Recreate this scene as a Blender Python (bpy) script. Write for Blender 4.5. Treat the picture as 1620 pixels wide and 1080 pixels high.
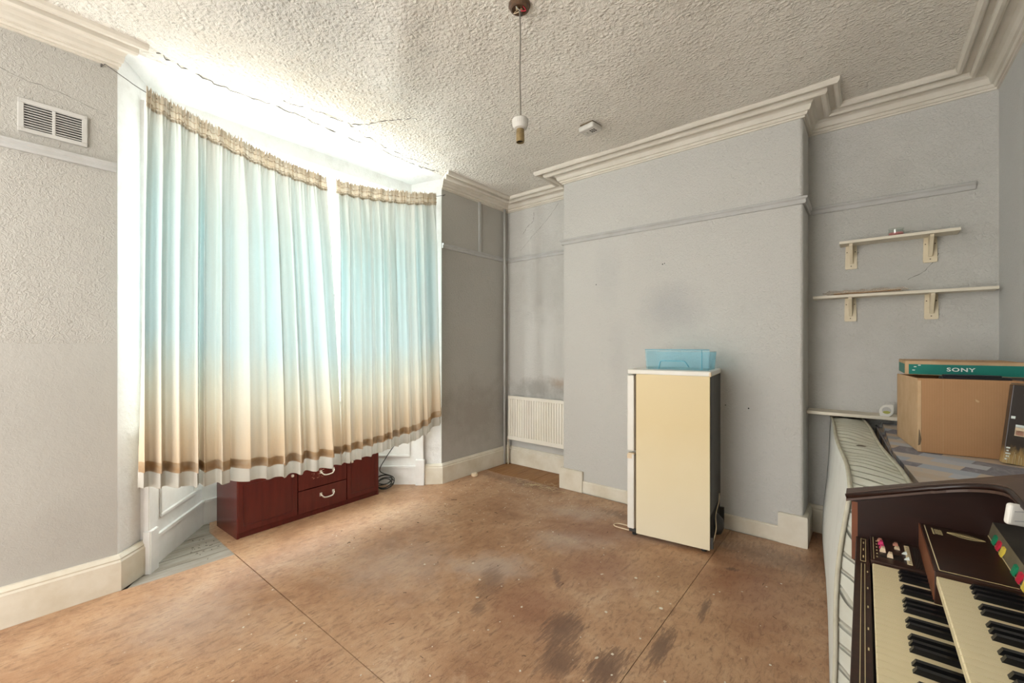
import bpy, bmesh, math, random
from mathutils import Vector, Matrix
R = math.radians
random.seed(7)
for o in list(bpy.data.objects): bpy.data.objects.remove(o)
S = bpy.context.scene
C = S.collection

# ------------------------------------------------------------------ camera
HC = 1.33                     # eye height
cam = bpy.data.cameras.new('camera'); co = bpy.data.objects.new('camera', cam); C.objects.link(co)
co.location = (0, 0, HC); co.rotation_euler = (R(90), 0, R(39.4))
cam.sensor_width = 36; cam.lens = 36*678/1620; cam.shift_y = 5/1620; cam.clip_start = .02
S.camera = co
# ------------------------------------------------------------------ world, lights, exposure
W = bpy.data.worlds.new('sky'); S.world = W; W.use_nodes = True
bg = W.node_tree.nodes['Background']; bg.inputs[0].default_value = (1, .975, .93, 1); bg.inputs[1].default_value = 3.5
def area(name, loc, rot, sx, sy, power, col=(1, 1, 1)):
    l = bpy.data.lights.new(name, 'AREA'); l.shape = 'RECTANGLE'; l.size = sx; l.size_y = sy; l.energy = power; l.color = col
    o = bpy.data.objects.new(name, l); C.objects.link(o); o.location = loc; o.rotation_euler = rot
    return o
area('daylight_front', (-4.75, 1.6, 2.0), (R(90), 0, R(-90)), 2.2, 2.3, 125, (.95, .98, 1))
area('daylight_side_near', (-4.15, .1, 2.0), (R(90), 0, R(-50)), 1.1, 2.3, 70, (.95, .98, 1))
area('daylight_side_far', (-4.15, 3.05, 2.0), (R(90), 0, R(-130)), 1.1, 2.3, 70, (.95, .98, 1))
S.view_settings.view_transform = 'Standard'; S.view_settings.look = 'None'
S.view_settings.gamma = 1; S.view_settings.use_curve_mapping = False
S.view_settings.exposure = 0.74

# ------------------------------------------------------------------ material helpers
class NB:
    """small node builder on one material"""
    def __init__(s, name):
        s.m = bpy.data.materials.new(name); s.m.use_nodes = True; s.t = s.m.node_tree
        s.p = s.t.nodes['Principled BSDF']; s.out = s.t.nodes['Material Output']; s.tc = None
    def n(s, kind, **kw):
        nd = s.t.nodes.new(kind)
        for k, v in kw.items(): setattr(nd, k, v)
        return nd
    def set(s, sock, v):
        if hasattr(v, 'is_output'): s.t.links.new(v, sock)
        else: sock.default_value = v
    def co(s, kind='Object'):
        if not s.tc: s.tc = s.n('ShaderNodeTexCoord')
        return s.tc.outputs[kind]
    def mapping(s, loc=(0, 0, 0), rot=(0, 0, 0), scale=(1, 1, 1), src=None, vt='POINT'):
        m = s.n('ShaderNodeMapping', vector_type=vt); s.set(m.inputs[0], src or s.co())
        m.inputs[1].default_value = loc; m.inputs[2].default_value = rot; m.inputs[3].default_value = scale
        return m.outputs[0]
    def noise(s, scale, detail=4, rough=.55, dist=0, src=None, out=0):
        m = s.n('ShaderNodeTexNoise'); s.set(m.inputs['Vector'], src or s.co())
        m.inputs['Scale'].default_value = scale; m.inputs['Detail'].default_value = detail
        m.inputs['Roughness'].default_value = rough; m.inputs['Distortion'].default_value = dist
        return m.outputs[out]
    def voro(s, scale, feature='F1', src=None, out='Distance'):
        m = s.n('ShaderNodeTexVoronoi', feature=feature); s.set(m.inputs['Vector'], src or s.co())
        m.inputs['Scale'].default_value = scale
        return m.outputs[out]
    def ramp(s, fac, stops, interp='LINEAR'):
        r = s.n('ShaderNodeValToRGB'); s.set(r.inputs[0], fac); e = r.color_ramp.elements; r.color_ramp.interpolation = interp
        while len(e) < len(stops): e.new(.5)
        for el, (p, c) in zip(e, stops):
            el.position = p; el.color = (c, c, c, 1) if isinstance(c, (int, float)) else (*c, 1)
        return r.outputs[0]
    def mix(s, fac, a, b, mode='MIX'):
        m = s.n('ShaderNodeMix', data_type='RGBA', blend_type=mode)
        s.set(m.inputs[0], fac)
        for i, v in ((6, a), (7, b)):
            if isinstance(v, (tuple, list)): v = (*v[:3], 1)
            s.set(m.inputs[i], v)
        return m.outputs[2]
    def math(s, op, a, b=0.0):
        m = s.n('ShaderNodeMath', operation=op); s.set(m.inputs[0], a); s.set(m.inputs[1], b); return m.outputs[0]
    def sep(s, src, i):
        m = s.n('ShaderNodeSeparateXYZ'); s.set(m.inputs[0], src); return m.outputs[i]
    def bump(s, h, strength=.5, dist=.01, normal=None):
        m = s.n('ShaderNodeBump'); s.set(m.inputs['Height'], h); m.inputs['Strength'].default_value = strength
        m.inputs['Distance'].default_value = dist
        if normal: s.t.links.new(normal, m.inputs['Normal'])
        return m.outputs[0]
    def blob(s, loc, half, rotz=0, wob=.35, nscale=9, soft=.25, rot=None):
        """soft-edged patch of its own shape: an ellipsoid at loc, edge broken by noise -> 0..1"""
        v = s.mapping(loc, rot or (0, 0, rotz), half, vt='TEXTURE')
        ln = s.n('ShaderNodeVectorMath', operation='LENGTH'); s.set(ln.inputs[0], v)
        d = s.math('ADD', ln.outputs['Value'], s.math('MULTIPLY', s.math('SUBTRACT', s.noise(nscale, 5, .6), .5), wob*3))
        return s.ramp(d, [(max(0, .72-soft), 1), (min(1, .72+soft*.6), 0)])
    def spill(s, loc, half, rotz):
        v = s.mapping(loc, (0, 0, rotz), half, vt='TEXTURE')
        ln = s.n('ShaderNodeVectorMath', operation='LENGTH'); s.set(ln.inputs[0], v)
        nz = s.noise(1, 6, .75, 0, s.mapping((0, 0, 0), (0, 0, -rotz), (75, 9, 9)))
        d = s.math('ADD', ln.outputs['Value'], s.math('MULTIPLY', s.math('SUBTRACT', nz, .5), 2.4))
        return s.ramp(d, [(.25, 1), (.55, .7), (.70, .35), (.78, 0)])
    def done(s, col=None, rough=None, normal=None, metal=None, spec=None):
        if col is not None: s.set(s.p.inputs['Base Color'], (*col, 1) if isinstance(col, tuple) else col)
        if rough is not None: s.set(s.p.inputs['Roughness'], rough)
        if metal is not None: s.p.inputs['Metallic'].default_value = metal
        if spec is not None: s.p.inputs['Specular IOR Level'].default_value = spec
        if normal is not None: s.t.links.new(normal, s.p.inputs['Normal'])
        return s.m
def sheen(name, col, rough=.5, col2=None, nscale=6, amt=.5, bscale=0, bstr=.2, bdist=.003, metal=0, spec=.4, stretch=(1, 1, 1)):
    b = NB(name); src = b.mapping(scale=stretch); c = col
    if col2: c = b.mix(b.ramp(b.noise(nscale, 6, .6, src=src), [(.5-amt*.45, 0), (.5+amt*.45, 1)]), col, col2)
    nm = b.bump(b.noise(bscale, 4, src=src), bstr, bdist) if bscale else None
    return b.done(c, rough, nm, metal, spec)
M = {}
# --- papered walls: grey-blue emboss with grime and soft darker patches
def wall_mat(name, col, dirt=(.42, .40, .36), amt=.5, marks=(), patch=False):
    b = NB(name)
    big = b.ramp(b.noise(1.3, 6, .62), [(.35, 0), (.75, 1)])
    c = b.mix(b.math('MULTIPLY', big, amt), col, dirt)
    c = b.mix(b.ramp(b.noise(14, 4, .7), [(.62, 0), (.85, .25)]), c, tuple(x*.6 for x in col))
    for (loc, half, k, colr, wob) in marks:
        c = b.mix(b.math('MULTIPLY', b.blob(loc, half, wob=wob, soft=.45), k), c, colr)
    if patch:
        z = b.sep(b.co(), 2); y = b.sep(b.co(), 1)
        k = b.math('MULTIPLY', b.ramp(b.math('ADD', z, b.math('MULTIPLY', b.noise(3, 3), .012)), [(0, 1), (.0, 1)]) if False else b.math('LESS_THAN', b.math('ADD', z, b.math('MULTIPLY', b.noise(2, 3), .02)), 1.347), b.math('LESS_THAN', y, 1.0))
        c = b.mix(b.math('MULTIPLY', k, .5), c, (.43, .42, .39))
    emb = b.noise(62, 3, .6, 1.2)
    if patch: emb = b.math('MULTIPLY', emb, b.math('SUBTRACT', 1, b.math('MULTIPLY', k, .75)))
    nm = b.bump(emb, .9, .007)
    nm = b.bump(b.noise(5, 3), .25, .02, nm)
    return b.done(c, .75, nm, spec=.25)
M['wall_grey'] = wall_mat('wall_grey', (.475, .462, .425), (.40, .382, .345), .55, [  # base greyer than the breast: weaker light on this wall put into colour
    ((-3.14, .15, 1.02), (.5, .55, .42), .35, (.34, .325, .295), .3), ((-3.14, .2, .35), (.5, .5, .25), .3, (.33, .31, .28), .4),
    ((-3.14, 3.25, .62), (.3, .55, .42), .5, (.30, .265, .225), .45), ((-3.14, 3.66, 1.2), (.2, .14, .9), .45, (.34, .31, .27), .3)], True)
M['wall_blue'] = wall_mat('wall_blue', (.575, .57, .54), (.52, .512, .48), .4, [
    ((-1.18, 3.4, 1.63), (.30, .3, .25), .38, (.34, .345, .36), .22), ((-1.72, 3.4, 1.95), (.16, .3, .35), .2, (.38, .385, .39), .3),  # soft grey patches on the chimney breast front
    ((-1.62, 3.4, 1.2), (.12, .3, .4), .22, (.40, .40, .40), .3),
    ((-2.7, 3.745, .86), (.5, .2, .14), .6, (.27, .25, .22), .5), ((-2.45, 3.745, .93), (.12, .2, .07), .5, (.36, .25, .16), .5),
    ((-2.65, 3.745, 2.0), (.5, .2, .6), .35, (.37, .36, .33), .4), ((.15, 3.745, 2.0), (.8, .2, .9), .45, (.42, .42, .385), .35)])  # shelf alcove's shade put into the paper as a broad greenish-grey patch
M['wall_right'] = wall_mat('wall_right', (.57, .575, .565), (.52, .52, .50), .35)
def plaster():
    b = NB('bay_white_plaster')
    c = b.mix(b.ramp(b.noise(7, 7, .7), [(.5, 0), (.75, .55)]), (.80, .80, .79), (.60, .585, .55))
    return b.done(c, .7, b.bump(b.noise(22, 6, .7), .55, .012), spec=.3)
M['plaster'] = plaster()
def ceiling_mat():
    b = NB('textured_ceiling')
    big = b.ramp(b.noise(.9, 5, .6), [(.4, 0), (.7, 1)])
    c = b.mix(b.math('MULTIPLY', big, .55), (.79, .755, .68), (.69, .66, .60))
    c = b.mix(b.math('MULTIPLY', b.blob((-2.75, 1.55, 2.92), (.5, 1.1, .3), wob=.4, soft=.5), .6), c, (.72, .63, .50))
    c = b.mix(b.math('MULTIPLY', b.blob((-1.9, .75, 2.92), (.6, .75, .3), wob=.4, soft=.5), .55), c, (.50, .50, .48))
    spots = b.ramp(b.noise(48, 3, .6), [(.66, 0), (.74, 1)])
    sp = b.math('MULTIPLY', spots, b.ramp(b.noise(2.2, 2), [(.42, 0), (.62, .75)]))
    c = b.mix(sp, c, (.30, .28, .24))
    src = b.mapping(scale=(1, 1, .2))
    h = b.math('ADD', b.noise(42, 3, .55, 1.6, src), b.math('MULTIPLY', b.ramp(b.voro(34, src=b.mapping(scale=(1, 1.3, .3))), [(0, 1), (.55, 0)]), .5))
    nm = b.bump(h, .9, .016)
    nm = b.bump(b.noise(2.4, 3, .5), .5, .09, nm)
    return b.done(c, .8, nm, spec=.2)
M['ceiling'] = ceiling_mat()
M['cornice'] = sheen('cornice_cream_paint', (.72, .685, .61), .5, (.60, .555, .47), 5, .6, 40, .15, .003)
M['rail'] = sheen('rail_grey_paint', (.50, .505, .50), .55, (.42, .415, .39), 8, .6, 60, .2, .003)
M['gloss'] = sheen('yellowed_gloss_paint', (.76, .725, .63), .35, (.62, .56, .44), 6, .5, 25, .15, .003)
M['gloss_w'] = sheen('white_gloss_paint', (.82, .82, .81), .35, (.72, .71, .69), 9, .5, 30, .2, .003)
def hardboard():
    b = NB('worn_hardboard')
    fine = b.noise(150, 3, .7)
    fib = b.noise(48, 8, .8, .8, b.mapping(scale=(1, .3, 1)))
    big = b.noise(1.6, 7, .65, .4)
    c = b.ramp(big, [(.30, (.27, .135, .068)), (.45, (.40, .225, .122)), (.57, (.48, .295, .170)), (.72, (.56, .385, .25))])
    c = b.mix(b.ramp(fib, [(.50, 0), (.64, .75)]), c, (.16, .078, .042))
    mid = b.noise(11, 8, .75, 1.2)
    c = b.mix(b.ramp(mid, [(.52, 0), (.66, .5)]), c, (.24, .105, .055))
    c = b.mix(b.ramp(mid, [(.30, .45), (.44, 0)]), c, (.56, .40, .27))
    c = b.mix(b.ramp(fine, [(.55, 0), (.8, .4)]), c, (.55, .36, .22))
    # grey worn patches
    for loc, half, k in (((-1.72, 1.92, 0), (.30, .22, .3), .55), ((-1.55, 2.5, 0), (.35, .2, .3), .45), ((-1.0, 2.95, 0), (.5, .12, .3), .4),
                         ((-2.2, 1.55, 0), (.5, .4, .3), .35), ((-2.5, .6, 0), (.5, .3, .3), .3), ((-1.75, 2.95, 0), (.35, .2, .3), .4)):
        c = b.mix(b.math('MULTIPLY', b.blob(loc, half, R(30), .45, 7, .5), k), c, (.50, .42, .36))
    # reddish bare fibre
    for loc, half in (((-1.2, 2.3, 0), (.35, .3, .3)), ((-1.45, 2.75, 0), (.5, .25, .3)), ((-1.3, 1.75, 0), (.25, .3, .3)), ((-.5, 2.6, 0), (.3, .5, .3))):
        c = b.mix(b.math('MULTIPLY', b.blob(loc, half, .3, .5, 8, .5), .5), c, (.23, .085, .045))
    # dark spills with a streaky edge
    for loc, half, rz, k in (((-1.09, 1.70, 0), (.13, .20, .3), R(12), .8), ((-.99, 1.52, 0), (.12, .16, .3), 0, .75), ((-.62, 2.28, 0), (.028, .15, .3), R(4), .85),
                          ((-.69, 1.88, 0), (.055, .22, .3), R(3), .85), ((-.82, 1.60, 0), (.10, .20, .3), 0, .85), ((-.605, 2.79, 0), (.055, .03, .3), .5, .9),
                          ((-1.50, 1.56, 0), (.05, .09, .3), R(30), .6), ((-1.35, 2.05, 0), (.03, .16, .3), R(40), .7), ((-1.62, 1.78, 0), (.10, .26, .3), R(38), .5),
                          ((-1.28, 3.1, 0), (.5, .10, .3), R(-5), .55), ((-2.7, 3.25, 0), (.6, .12, .3), 0, .45), ((-.45, 3.1, 0), (.4, .2, .3), 0, .45)):
        c = b.mix(b.math('MULTIPLY', b.spill(loc, half, rz), k), c, (.13, .070, .046))
    # scratches and flecks
    scr = b.ramp(b.noise(9, 8, .8, 2.5, b.mapping(scale=(1, .18, 1), rot=(0, 0, R(-35)))), [(.68, 0), (.70, .6), (.72, 0)])
    c = b.mix(scr, c, (.10, .05, .03))
    fl = b.ramp(b.voro(23), [(.035, .9), (.07, 0)])
    c = b.mix(b.math('MULTIPLY', fl, b.ramp(b.noise(1.7, 3), [(.5, 0), (.62, 1)])), c, (.75, .70, .62))
    nm = b.bump(b.math('ADD', fib, fine), .35, .004)
    return b.done(c, b.ramp(big, [(.35, .46), (.7, .30)]), nm, spec=.5)
M['hardboard'] = hardboard()
M['board_grey'] = sheen('old_grey_floorboard', (.40, .375, .33), .7, (.20, .17, .13), 9, .6, 30, .4, .006, stretch=(3, .5, 3))
M['board_brown'] = sheen('bare_pine_floorboard', (.42, .22, .09), .6, (.24, .11, .045), 7, .7, 30, .4, .006, stretch=(3, .5, 3))
M['subfloor'] = sheen('dark_subfloor', (.07, .05, .04), .9, (.12, .09, .07), 5)
# --- furniture
M['white_enamel'] = sheen('fridge_white_enamel', (.80, .79, .75), .35, (.72, .69, .60), 3, .5)
def yellowed():
    b = NB('yellowed_fridge_side')
    z = b.sep(b.co(), 2)
    c = b.ramp(b.math('ADD', z, b.math('MULTIPLY', b.noise(3, 4), .35)), [(.15, (.76, .69, .52)), (.55, (.74, .645, .43)), (1, (.70, .57, .32))])
    return b.done(c, .42, spec=.4)
M['yellowed'] = yellowed()
M['black'] = sheen('matt_black_metal', (.03, .03, .03), .55, (.06, .058, .05), 9)
M['seal'] = sheen('brown_door_seal', (.16, .12, .07), .6, (.10, .07, .04), 9)
M['rubber'] = sheen('black_rubber', (.02, .02, .02), .6)
def clear_blue():
    b = NB('clear_blue_plastic')
    tr = b.n('ShaderNodeBsdfTransparent'); tr.inputs[0].default_value = (.86, .955, .985, 1)
    b.done((.40, .70, .80), .25)
    mx = b.n('ShaderNodeMixShader'); mx.inputs[0].default_value = .14
    b.t.links.new(tr.outputs[0], mx.inputs[1]); b.t.links.new(b.p.outputs[0], mx.inputs[2]); b.t.links.new(mx.outputs[0], b.out.inputs[0])
    return b.m
M['clear_blue'] = clear_blue()
M['blue_edge'] = sheen('blue_plastic_edge', (.12, .42, .55), .3)
M['radiator'] = sheen('radiator_cream_enamel', (.80, .77, .69), .35, (.74, .70, .60), 4)
M['mahogany'] = sheen('mahogany_laminate', (.125, .020, .016), .26, (.070, .012, .010), 5, .7, 0, stretch=(6, 6, .7))
M['mahogany_dark'] = sheen('mahogany_groove', (.07, .010, .009), .4)
M['brass'] = sheen('pale_brass', (.70, .58, .38), .3, metal=1)
M['old_brass'] = sheen('tarnished_brass', (.34, .25, .12), .4, (.22, .16, .08), 60, metal=.6)
M['pale_metal'] = sheen('pale_nickel', (.75, .72, .66), .3, metal=.7)
M['walnut'] = sheen('organ_dark_walnut', (.026, .008, .005), .33, (.013, .005, .0035), 6, .7, stretch=(1, 1, 5), spec=.45)
M['walnut_top'] = sheen('organ_dusty_walnut', (.105, .062, .045), .42, (.065, .036, .026), 9, .6, 120, .15, .001, stretch=(1, 3, 1))
M['walnut_panel'] = sheen('organ_panel_grain', (.048, .018, .010), .36, (.020, .009, .006), 9, .7, stretch=(1, 7, 1))
M['walnut_edge'] = sheen('organ_raw_edge', (.20, .065, .025), .5, (.12, .04, .018), 8)
M['dusty_black'] = sheen('dusty_black_plastic', (.050, .047, .042), .5, (.10, .092, .078), 11, .6)
M['ivory'] = sheen('ivory_key_plastic', (.80, .70, .45), .28, (.74, .63, .39), 5, .5)
M['key_black'] = sheen('black_key_plastic', (.007, .007, .008), .25, spec=.35)
M['gold'] = sheen('gold_print', (.62, .52, .28), .5)
M['gel'] = sheen('olive_gel', (.42, .42, .10), .3)
M['pink'] = sheen('pink_tab', (.62, .05, .16), .4)
M['salmon'] = sheen('salmon_tab', (.60, .28, .20), .45)
M['beige_tab'] = sheen('beige_tab', (.72, .58, .40), .45)
M['green'] = sheen('green_tab', (.01, .22, .10), .4)
M['red'] = sheen('red_tab', (.55, .02, .05), .4)
M['yellow'] = sheen('yellow_tab', (.72, .55, .08), .4)
M['white_plastic'] = sheen('white_plastic', (.80, .79, .74), .4, (.72, .70, .63), 12)
M['grey_plastic'] = sheen('grimy_white_plastic', (.62, .61, .57), .5, (.50, .48, .43), 14)
M['vent'] = sheen('painted_vent_plastic', (.56, .555, .53), .5, (.48, .47, .44), 10)
M['dark_hole'] = sheen('dark_void', (.015, .014, .012), .9)
M['rose'] = sheen('exposed_brown_bakelite', (.16, .09, .05), .5, (.05, .035, .025), 40)
M['cord'] = sheen('grey_flex', (.20, .18, .15), .6)
M['wire'] = sheen('curtain_wire', (.10, .09, .08), .5)
M['pine'] = sheen('cream_painted_pine', (.74, .67, .51), .55, (.66, .57, .40), 12, .5, 60, .2, .002)
M['shelf_w'] = sheen('cream_shelf_board', (.76, .72, .61), .5, (.68, .62, .50), 6)
M['card'] = sheen('brown_cardboard', (.47, .275, .145), .75, (.40, .225, .115), 5, .6, 0, stretch=(1, 1, .3))
def corrug(name, ca, cb):
    b = NB(name)
    w = b.n('ShaderNodeTexWave', wave_type='BANDS', bands_direction='X'); b.set(w.inputs['Vector'], b.co()); w.inputs['Scale'].default_value = 36; w.inputs['Distortion'].default_value = .6
    c = b.mix(b.math('MULTIPLY', w.outputs[1], .22), ca, cb)
    c = b.mix(b.ramp(b.noise(4, 6, .7), [(.45, 0), (.8, .6)]), c, cb)
    return b.done(c, .75, b.bump(w.outputs[1], .15, .001), spec=.25)
M['card'] = corrug('brown_cardboard', (.44, .25, .125), (.34, .185, .085))
M['card_light'] = sheen('pale_cardboard', (.60, .42, .25), .75, (.50, .33, .18), 12)
M['teal'] = sheen('teal_print', (.005, .215, .165), .5, (.004, .17, .14), 8)
M['print_white'] = sheen('white_print', (.75, .82, .78), .6)
M['foam_black'] = sheen('black_gadget_plastic', (.02, .022, .026), .4)
# --- fabrics
def mattress_mat(name, ca, cb, quilt):
    b = NB(name)
    c = b.mix(b.ramp(b.noise(5, 6, .7), [(.5, 0), (.8, .7)]), ca, cb)
    if quilt:
        w1 = b.n('ShaderNodeTexWave', wave_type='BANDS', bands_direction='DIAGONAL'); b.set(w1.inputs['Vector'], b.mapping(scale=(.9, 1, 1))); w1.inputs['Scale'].default_value = 7.5; w1.inputs['Distortion'].default_value = 5; w1.inputs['Detail'].default_value = 1; w1.inputs['Detail Scale'].default_value = .7
        q = b.ramp(w1.outputs[1], [(0, 0), (.22, 1)])
        c = b.mix(b.math('MULTIPLY', b.math('SUBTRACT', 1, q), .3), c, tuple(x*.6 for x in cb))
        spots = b.blob((.09, -1.05, .84), (.03, .03, .05), wob=.3, nscale=40, soft=.15)
        c = b.mix(spots, c, (.12, .10, .07))
        nm = b.bump(q, .8, .02)
    else:
        nm = b.bump(b.noise(60, 5, .7, 1.5, b.mapping(scale=(1, 1.4, .35))), .4, .004)
    return b.done(c, .85, nm, spec=.15)
M['matt_side'] = mattress_mat('damask_ticking', (.70, .72, .69), (.56, .57, .53), False)
M['matt_quilt'] = mattress_mat('quilted_border', (.68, .69, .60), (.54, .51, .38), True)
M['piping'] = sheen('mattress_piping', (.55, .54, .44), .8, (.42, .39, .29), 20)
def patchwork():
    b = NB('patchwork_fabric')
    src = b.mapping(scale=(6.5, 3.4, .5), rot=(0, 0, R(24)))
    br = b.n('ShaderNodeTexBrick'); b.set(br.inputs['Vector'], b.mapping(rot=(0, 0, R(18))))
    br.inputs['Color1'].default_value = (0, 0, 0, 1); br.inputs['Color2'].default_value = (1, 1, 1, 1); br.inputs['Mortar'].default_value = (.5, .5, .5, 1)
    br.inputs['Scale'].default_value = 1; br.inputs['Mortar Size'].default_value = .0; br.inputs['Brick Width'].default_value = .17
    br.inputs['Row Height'].default_value = .085; br.offset = .35; br.inputs['Bias'].default_value = 0
    c = b.ramp(br.outputs[0], [(0, (.56, .46, .36)), (.25, (.36, .38, .42)), (.42, (.50, .52, .56)), (.58, (.24, .23, .26)), (.75, (.58, .50, .42)), (.9, (.42, .46, .52))], 'CONSTANT')
    c = b.mix(b.ramp(b.noise(30, 5, .7, 1, b.mapping(scale=(1, .3, 1))), [(.45, 0), (.75, .5)]), c, (.48, .48, .48))
    return b.done(c, .9, b.bump(b.noise(90, 3), .3, .003), spec=.1)
M['patchwork'] = patchwork()
def curtain_mat(name, stops, trans=.11, weave=True, stain=.5):
    b = NB(name)
    uv = b.co('UV'); v = b.sep(uv, 1)
    vv = b.math('ADD', v, b.math('MULTIPLY', b.math('SUBTRACT', b.noise(6, 4, .6, src=b.mapping(scale=(9, .8, 1), src=uv)), .5), .13))
    c = b.ramp(vv, stops)
    st = b.ramp(b.noise(1, 4, .6, src=b.mapping(scale=(17, .5, 1), src=uv)), [(.40, 0), (.68, .6)])
    c = b.mix(st, c, (.56, .53, .46))
    wv = b.noise(420, 2, .5, src=b.mapping(scale=(.6, .25, 2.6)))
    c = b.mix(b.ramp(wv, [(.45, 0), (.75, .28)]), c, (.42, .42, .38))
    df = b.n('ShaderNodeBsdfDiffuse'); tl = b.n('ShaderNodeBsdfTranslucent')
    for nd in (df, tl): b.t.links.new(c, nd.inputs[0])
    nm = b.bump(wv, .25, .002)
    b.t.links.new(nm, df.inputs['Normal'])
    mx = b.n('ShaderNodeMixShader'); mx.inputs[0].default_value = trans
    b.t.links.new(df.outputs[0], mx.inputs[1]); b.t.links.new(tl.outputs[0], mx.inputs[2]); b.t.links.new(mx.outputs[0], b.out.inputs[0])
    b.t.nodes.remove(b.p)
    return b.m
M['curtain'] = curtain_mat('faded_aqua_curtain', [(.03, (.66, .50, .33)), (.12, (.72, .60, .44)), (.24, (.74, .72, .62)), (.40, (.60, .73, .75)), (.70, (.58, .72, .73)), (.93, (.60, .66, .63)), (1, (.56, .52, .44))])  # dimmer backlight below the sill and dirt, both put into the ramp
M['hem'] = curtain_mat('stained_hem', [(0, (.40, .25, .13)), (1, (.52, .36, .20))], .2)
M['lining'] = curtain_mat('grubby_lining', [(0, (.50, .47, .41)), (1, (.62, .60, .55))], .2)
M['heading'] = curtain_mat('gathered_heading_tape', [(0, (.56, .48, .36)), (1, (.46, .38, .28))], .3)
def glass(name, tint, k=.1):
    b = NB(name); tr = b.n('ShaderNodeBsdfTransparent'); tr.inputs[0].default_value = (*tint, 1)
    gl = b.n('ShaderNodeBsdfGlossy'); gl.inputs['Roughness'].default_value = .03
    mx = b.n('ShaderNodeMixShader'); mx.inputs[0].default_value = k
    b.t.links.new(tr.outputs[0], mx.inputs[1]); b.t.links.new(gl.outputs[0], mx.inputs[2]); b.t.links.new(mx.outputs[0], b.out.inputs[0])
    b.t.nodes.remove(b.p); return b.m
M['glass'] = glass('window_glass', (.97, .99, .98), .06)
M['jar_glass'] = glass('jar_glass', (.92, .94, .92), .10)
def film():
    b = NB('crumpled_film'); tr = b.n('ShaderNodeBsdfTransparent'); b.done((.66, .52, .38), .25)
    mx = b.n('ShaderNodeMixShader'); mx.inputs[0].default_value = .32
    b.t.links.new(tr.outputs[0], mx.inputs[1]); b.t.links.new(b.p.outputs[0], mx.inputs[2]); b.t.links.new(mx.outputs[0], b.out.inputs[0])
    return b.m
M['film'] = film()
M['wax'] = sheen('pink_wax', (.72, .25, .28), .5)
M['crack'] = sheen('crack_line', (.10, .09, .075), .9)
M['flake'] = sheen('paint_flake', (.78, .74, .65), .7, (.6, .55, .45), 30)
M['straw'] = sheen('straw_scrap', (.60, .48, .30), .8)
M['twig'] = sheen('dark_scrap', (.06, .04, .03), .8)

# ------------------------------------------------------------------ mesh helpers
def wm(o):
    m = o.matrix_basis.copy()
    return (wm(o.parent) @ m) if o.parent else m
def obj(name, verts, faces, mat, parent=None, world=True, smooth=False, uvs=None):
    """one mesh object; world coordinates are turned into the parent's frame"""
    if parent is not None and world:
        inv = wm(parent).inverted(); verts = [inv @ Vector(v) for v in verts]
    me = bpy.data.meshes.new(name); me.from_pydata([tuple(v) for v in verts], [], faces); me.update()
    if uvs:
        ul = me.uv_layers.new(name='UVMap')
        for p in me.polygons:
            for li in p.loop_indices: ul.data[li].uv = uvs[me.loops[li].vertex_index]
    me.materials.append(M[mat] if isinstance(mat, str) else mat)
    if smooth:
        for p in me.polygons: p.use_smooth = True
    o = bpy.data.objects.new(name, me); C.objects.link(o); o.parent = parent
    return o
def bm_obj(name, bm, mat, parent=None, world=True, smooth=False):
    bmesh.ops.recalc_face_normals(bm, faces=bm.faces[:])
    bm.verts.ensure_lookup_table(); bm.verts.index_update()
    v = [x.co.copy() for x in bm.verts]; f = [[q.index for q in p.verts] for p in bm.faces]; bm.free()
    return obj(name, v, f, mat, parent, world, smooth)
def bm_box(bm, a, b, bevel=0, seg=2, mtx=None):
    g = bmesh.ops.create_cube(bm, size=1); vs = g['verts']
    for v in vs: v.co = Vector([(a[i]+b[i])/2 + v.co[i]*(b[i]-a[i]) for i in range(3)])
    if bevel:
        ed = list({e for v in vs for e in v.link_edges})
        r = bmesh.ops.bevel(bm, geom=ed, offset=bevel, segments=seg, affect='EDGES', profile=.5)
        vs = list({v for f in r['faces'] for v in f.verts} | {v for v in vs if v.is_valid})
    if mtx is not None:
        for v in vs: v.co = mtx @ v.co
    return vs
def box(name, a, b, mat, parent=None, bevel=0, seg=2, world=True, mtx=None, smooth=False):
    bm = bmesh.new(); bm_box(bm, a, b, bevel, seg, mtx); return bm_obj(name, bm, mat, parent, world, smooth)
def prism_data(poly, z0, z1, ax=2):
    """poly extruded along axis ax (poly given in the other two axes, in order)"""
    n = len(poly); v = []
    for z in (z0, z1):
        for p in poly:
            q = list(p); q.insert(ax, z); v.append(tuple(q))
    f = [list(range(n))[::-1], list(range(n, 2*n))] + [[i, (i+1) % n, n+(i+1) % n, n+i] for i in range(n)]
    return v, f
def prism(name, poly, z0, z1, mat, parent=None, ax=2, world=True, bevel=0):
    v, f = prism_data(poly, z0, z1, ax)
    bm = bmesh.new(); bv = [bm.verts.new(p) for p in v]
    for q in f: bm.faces.new([bv[i] for i in q])
    if bevel: bmesh.ops.bevel(bm, geom=bm.edges[:], offset=bevel, segments=2, affect='EDGES')
    return bm_obj(name, bm, mat, parent, world)
def multi(name, polys, mat, parent=None):
    bm = bmesh.new()
    for poly, z0, z1 in polys:
        v, f = prism_data(poly, z0, z1); bv = [bm.verts.new(p) for p in v]
        for q in f: bm.faces.new([bv[i] for i in q])
    return bm_obj(name, bm, mat, parent)
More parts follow.
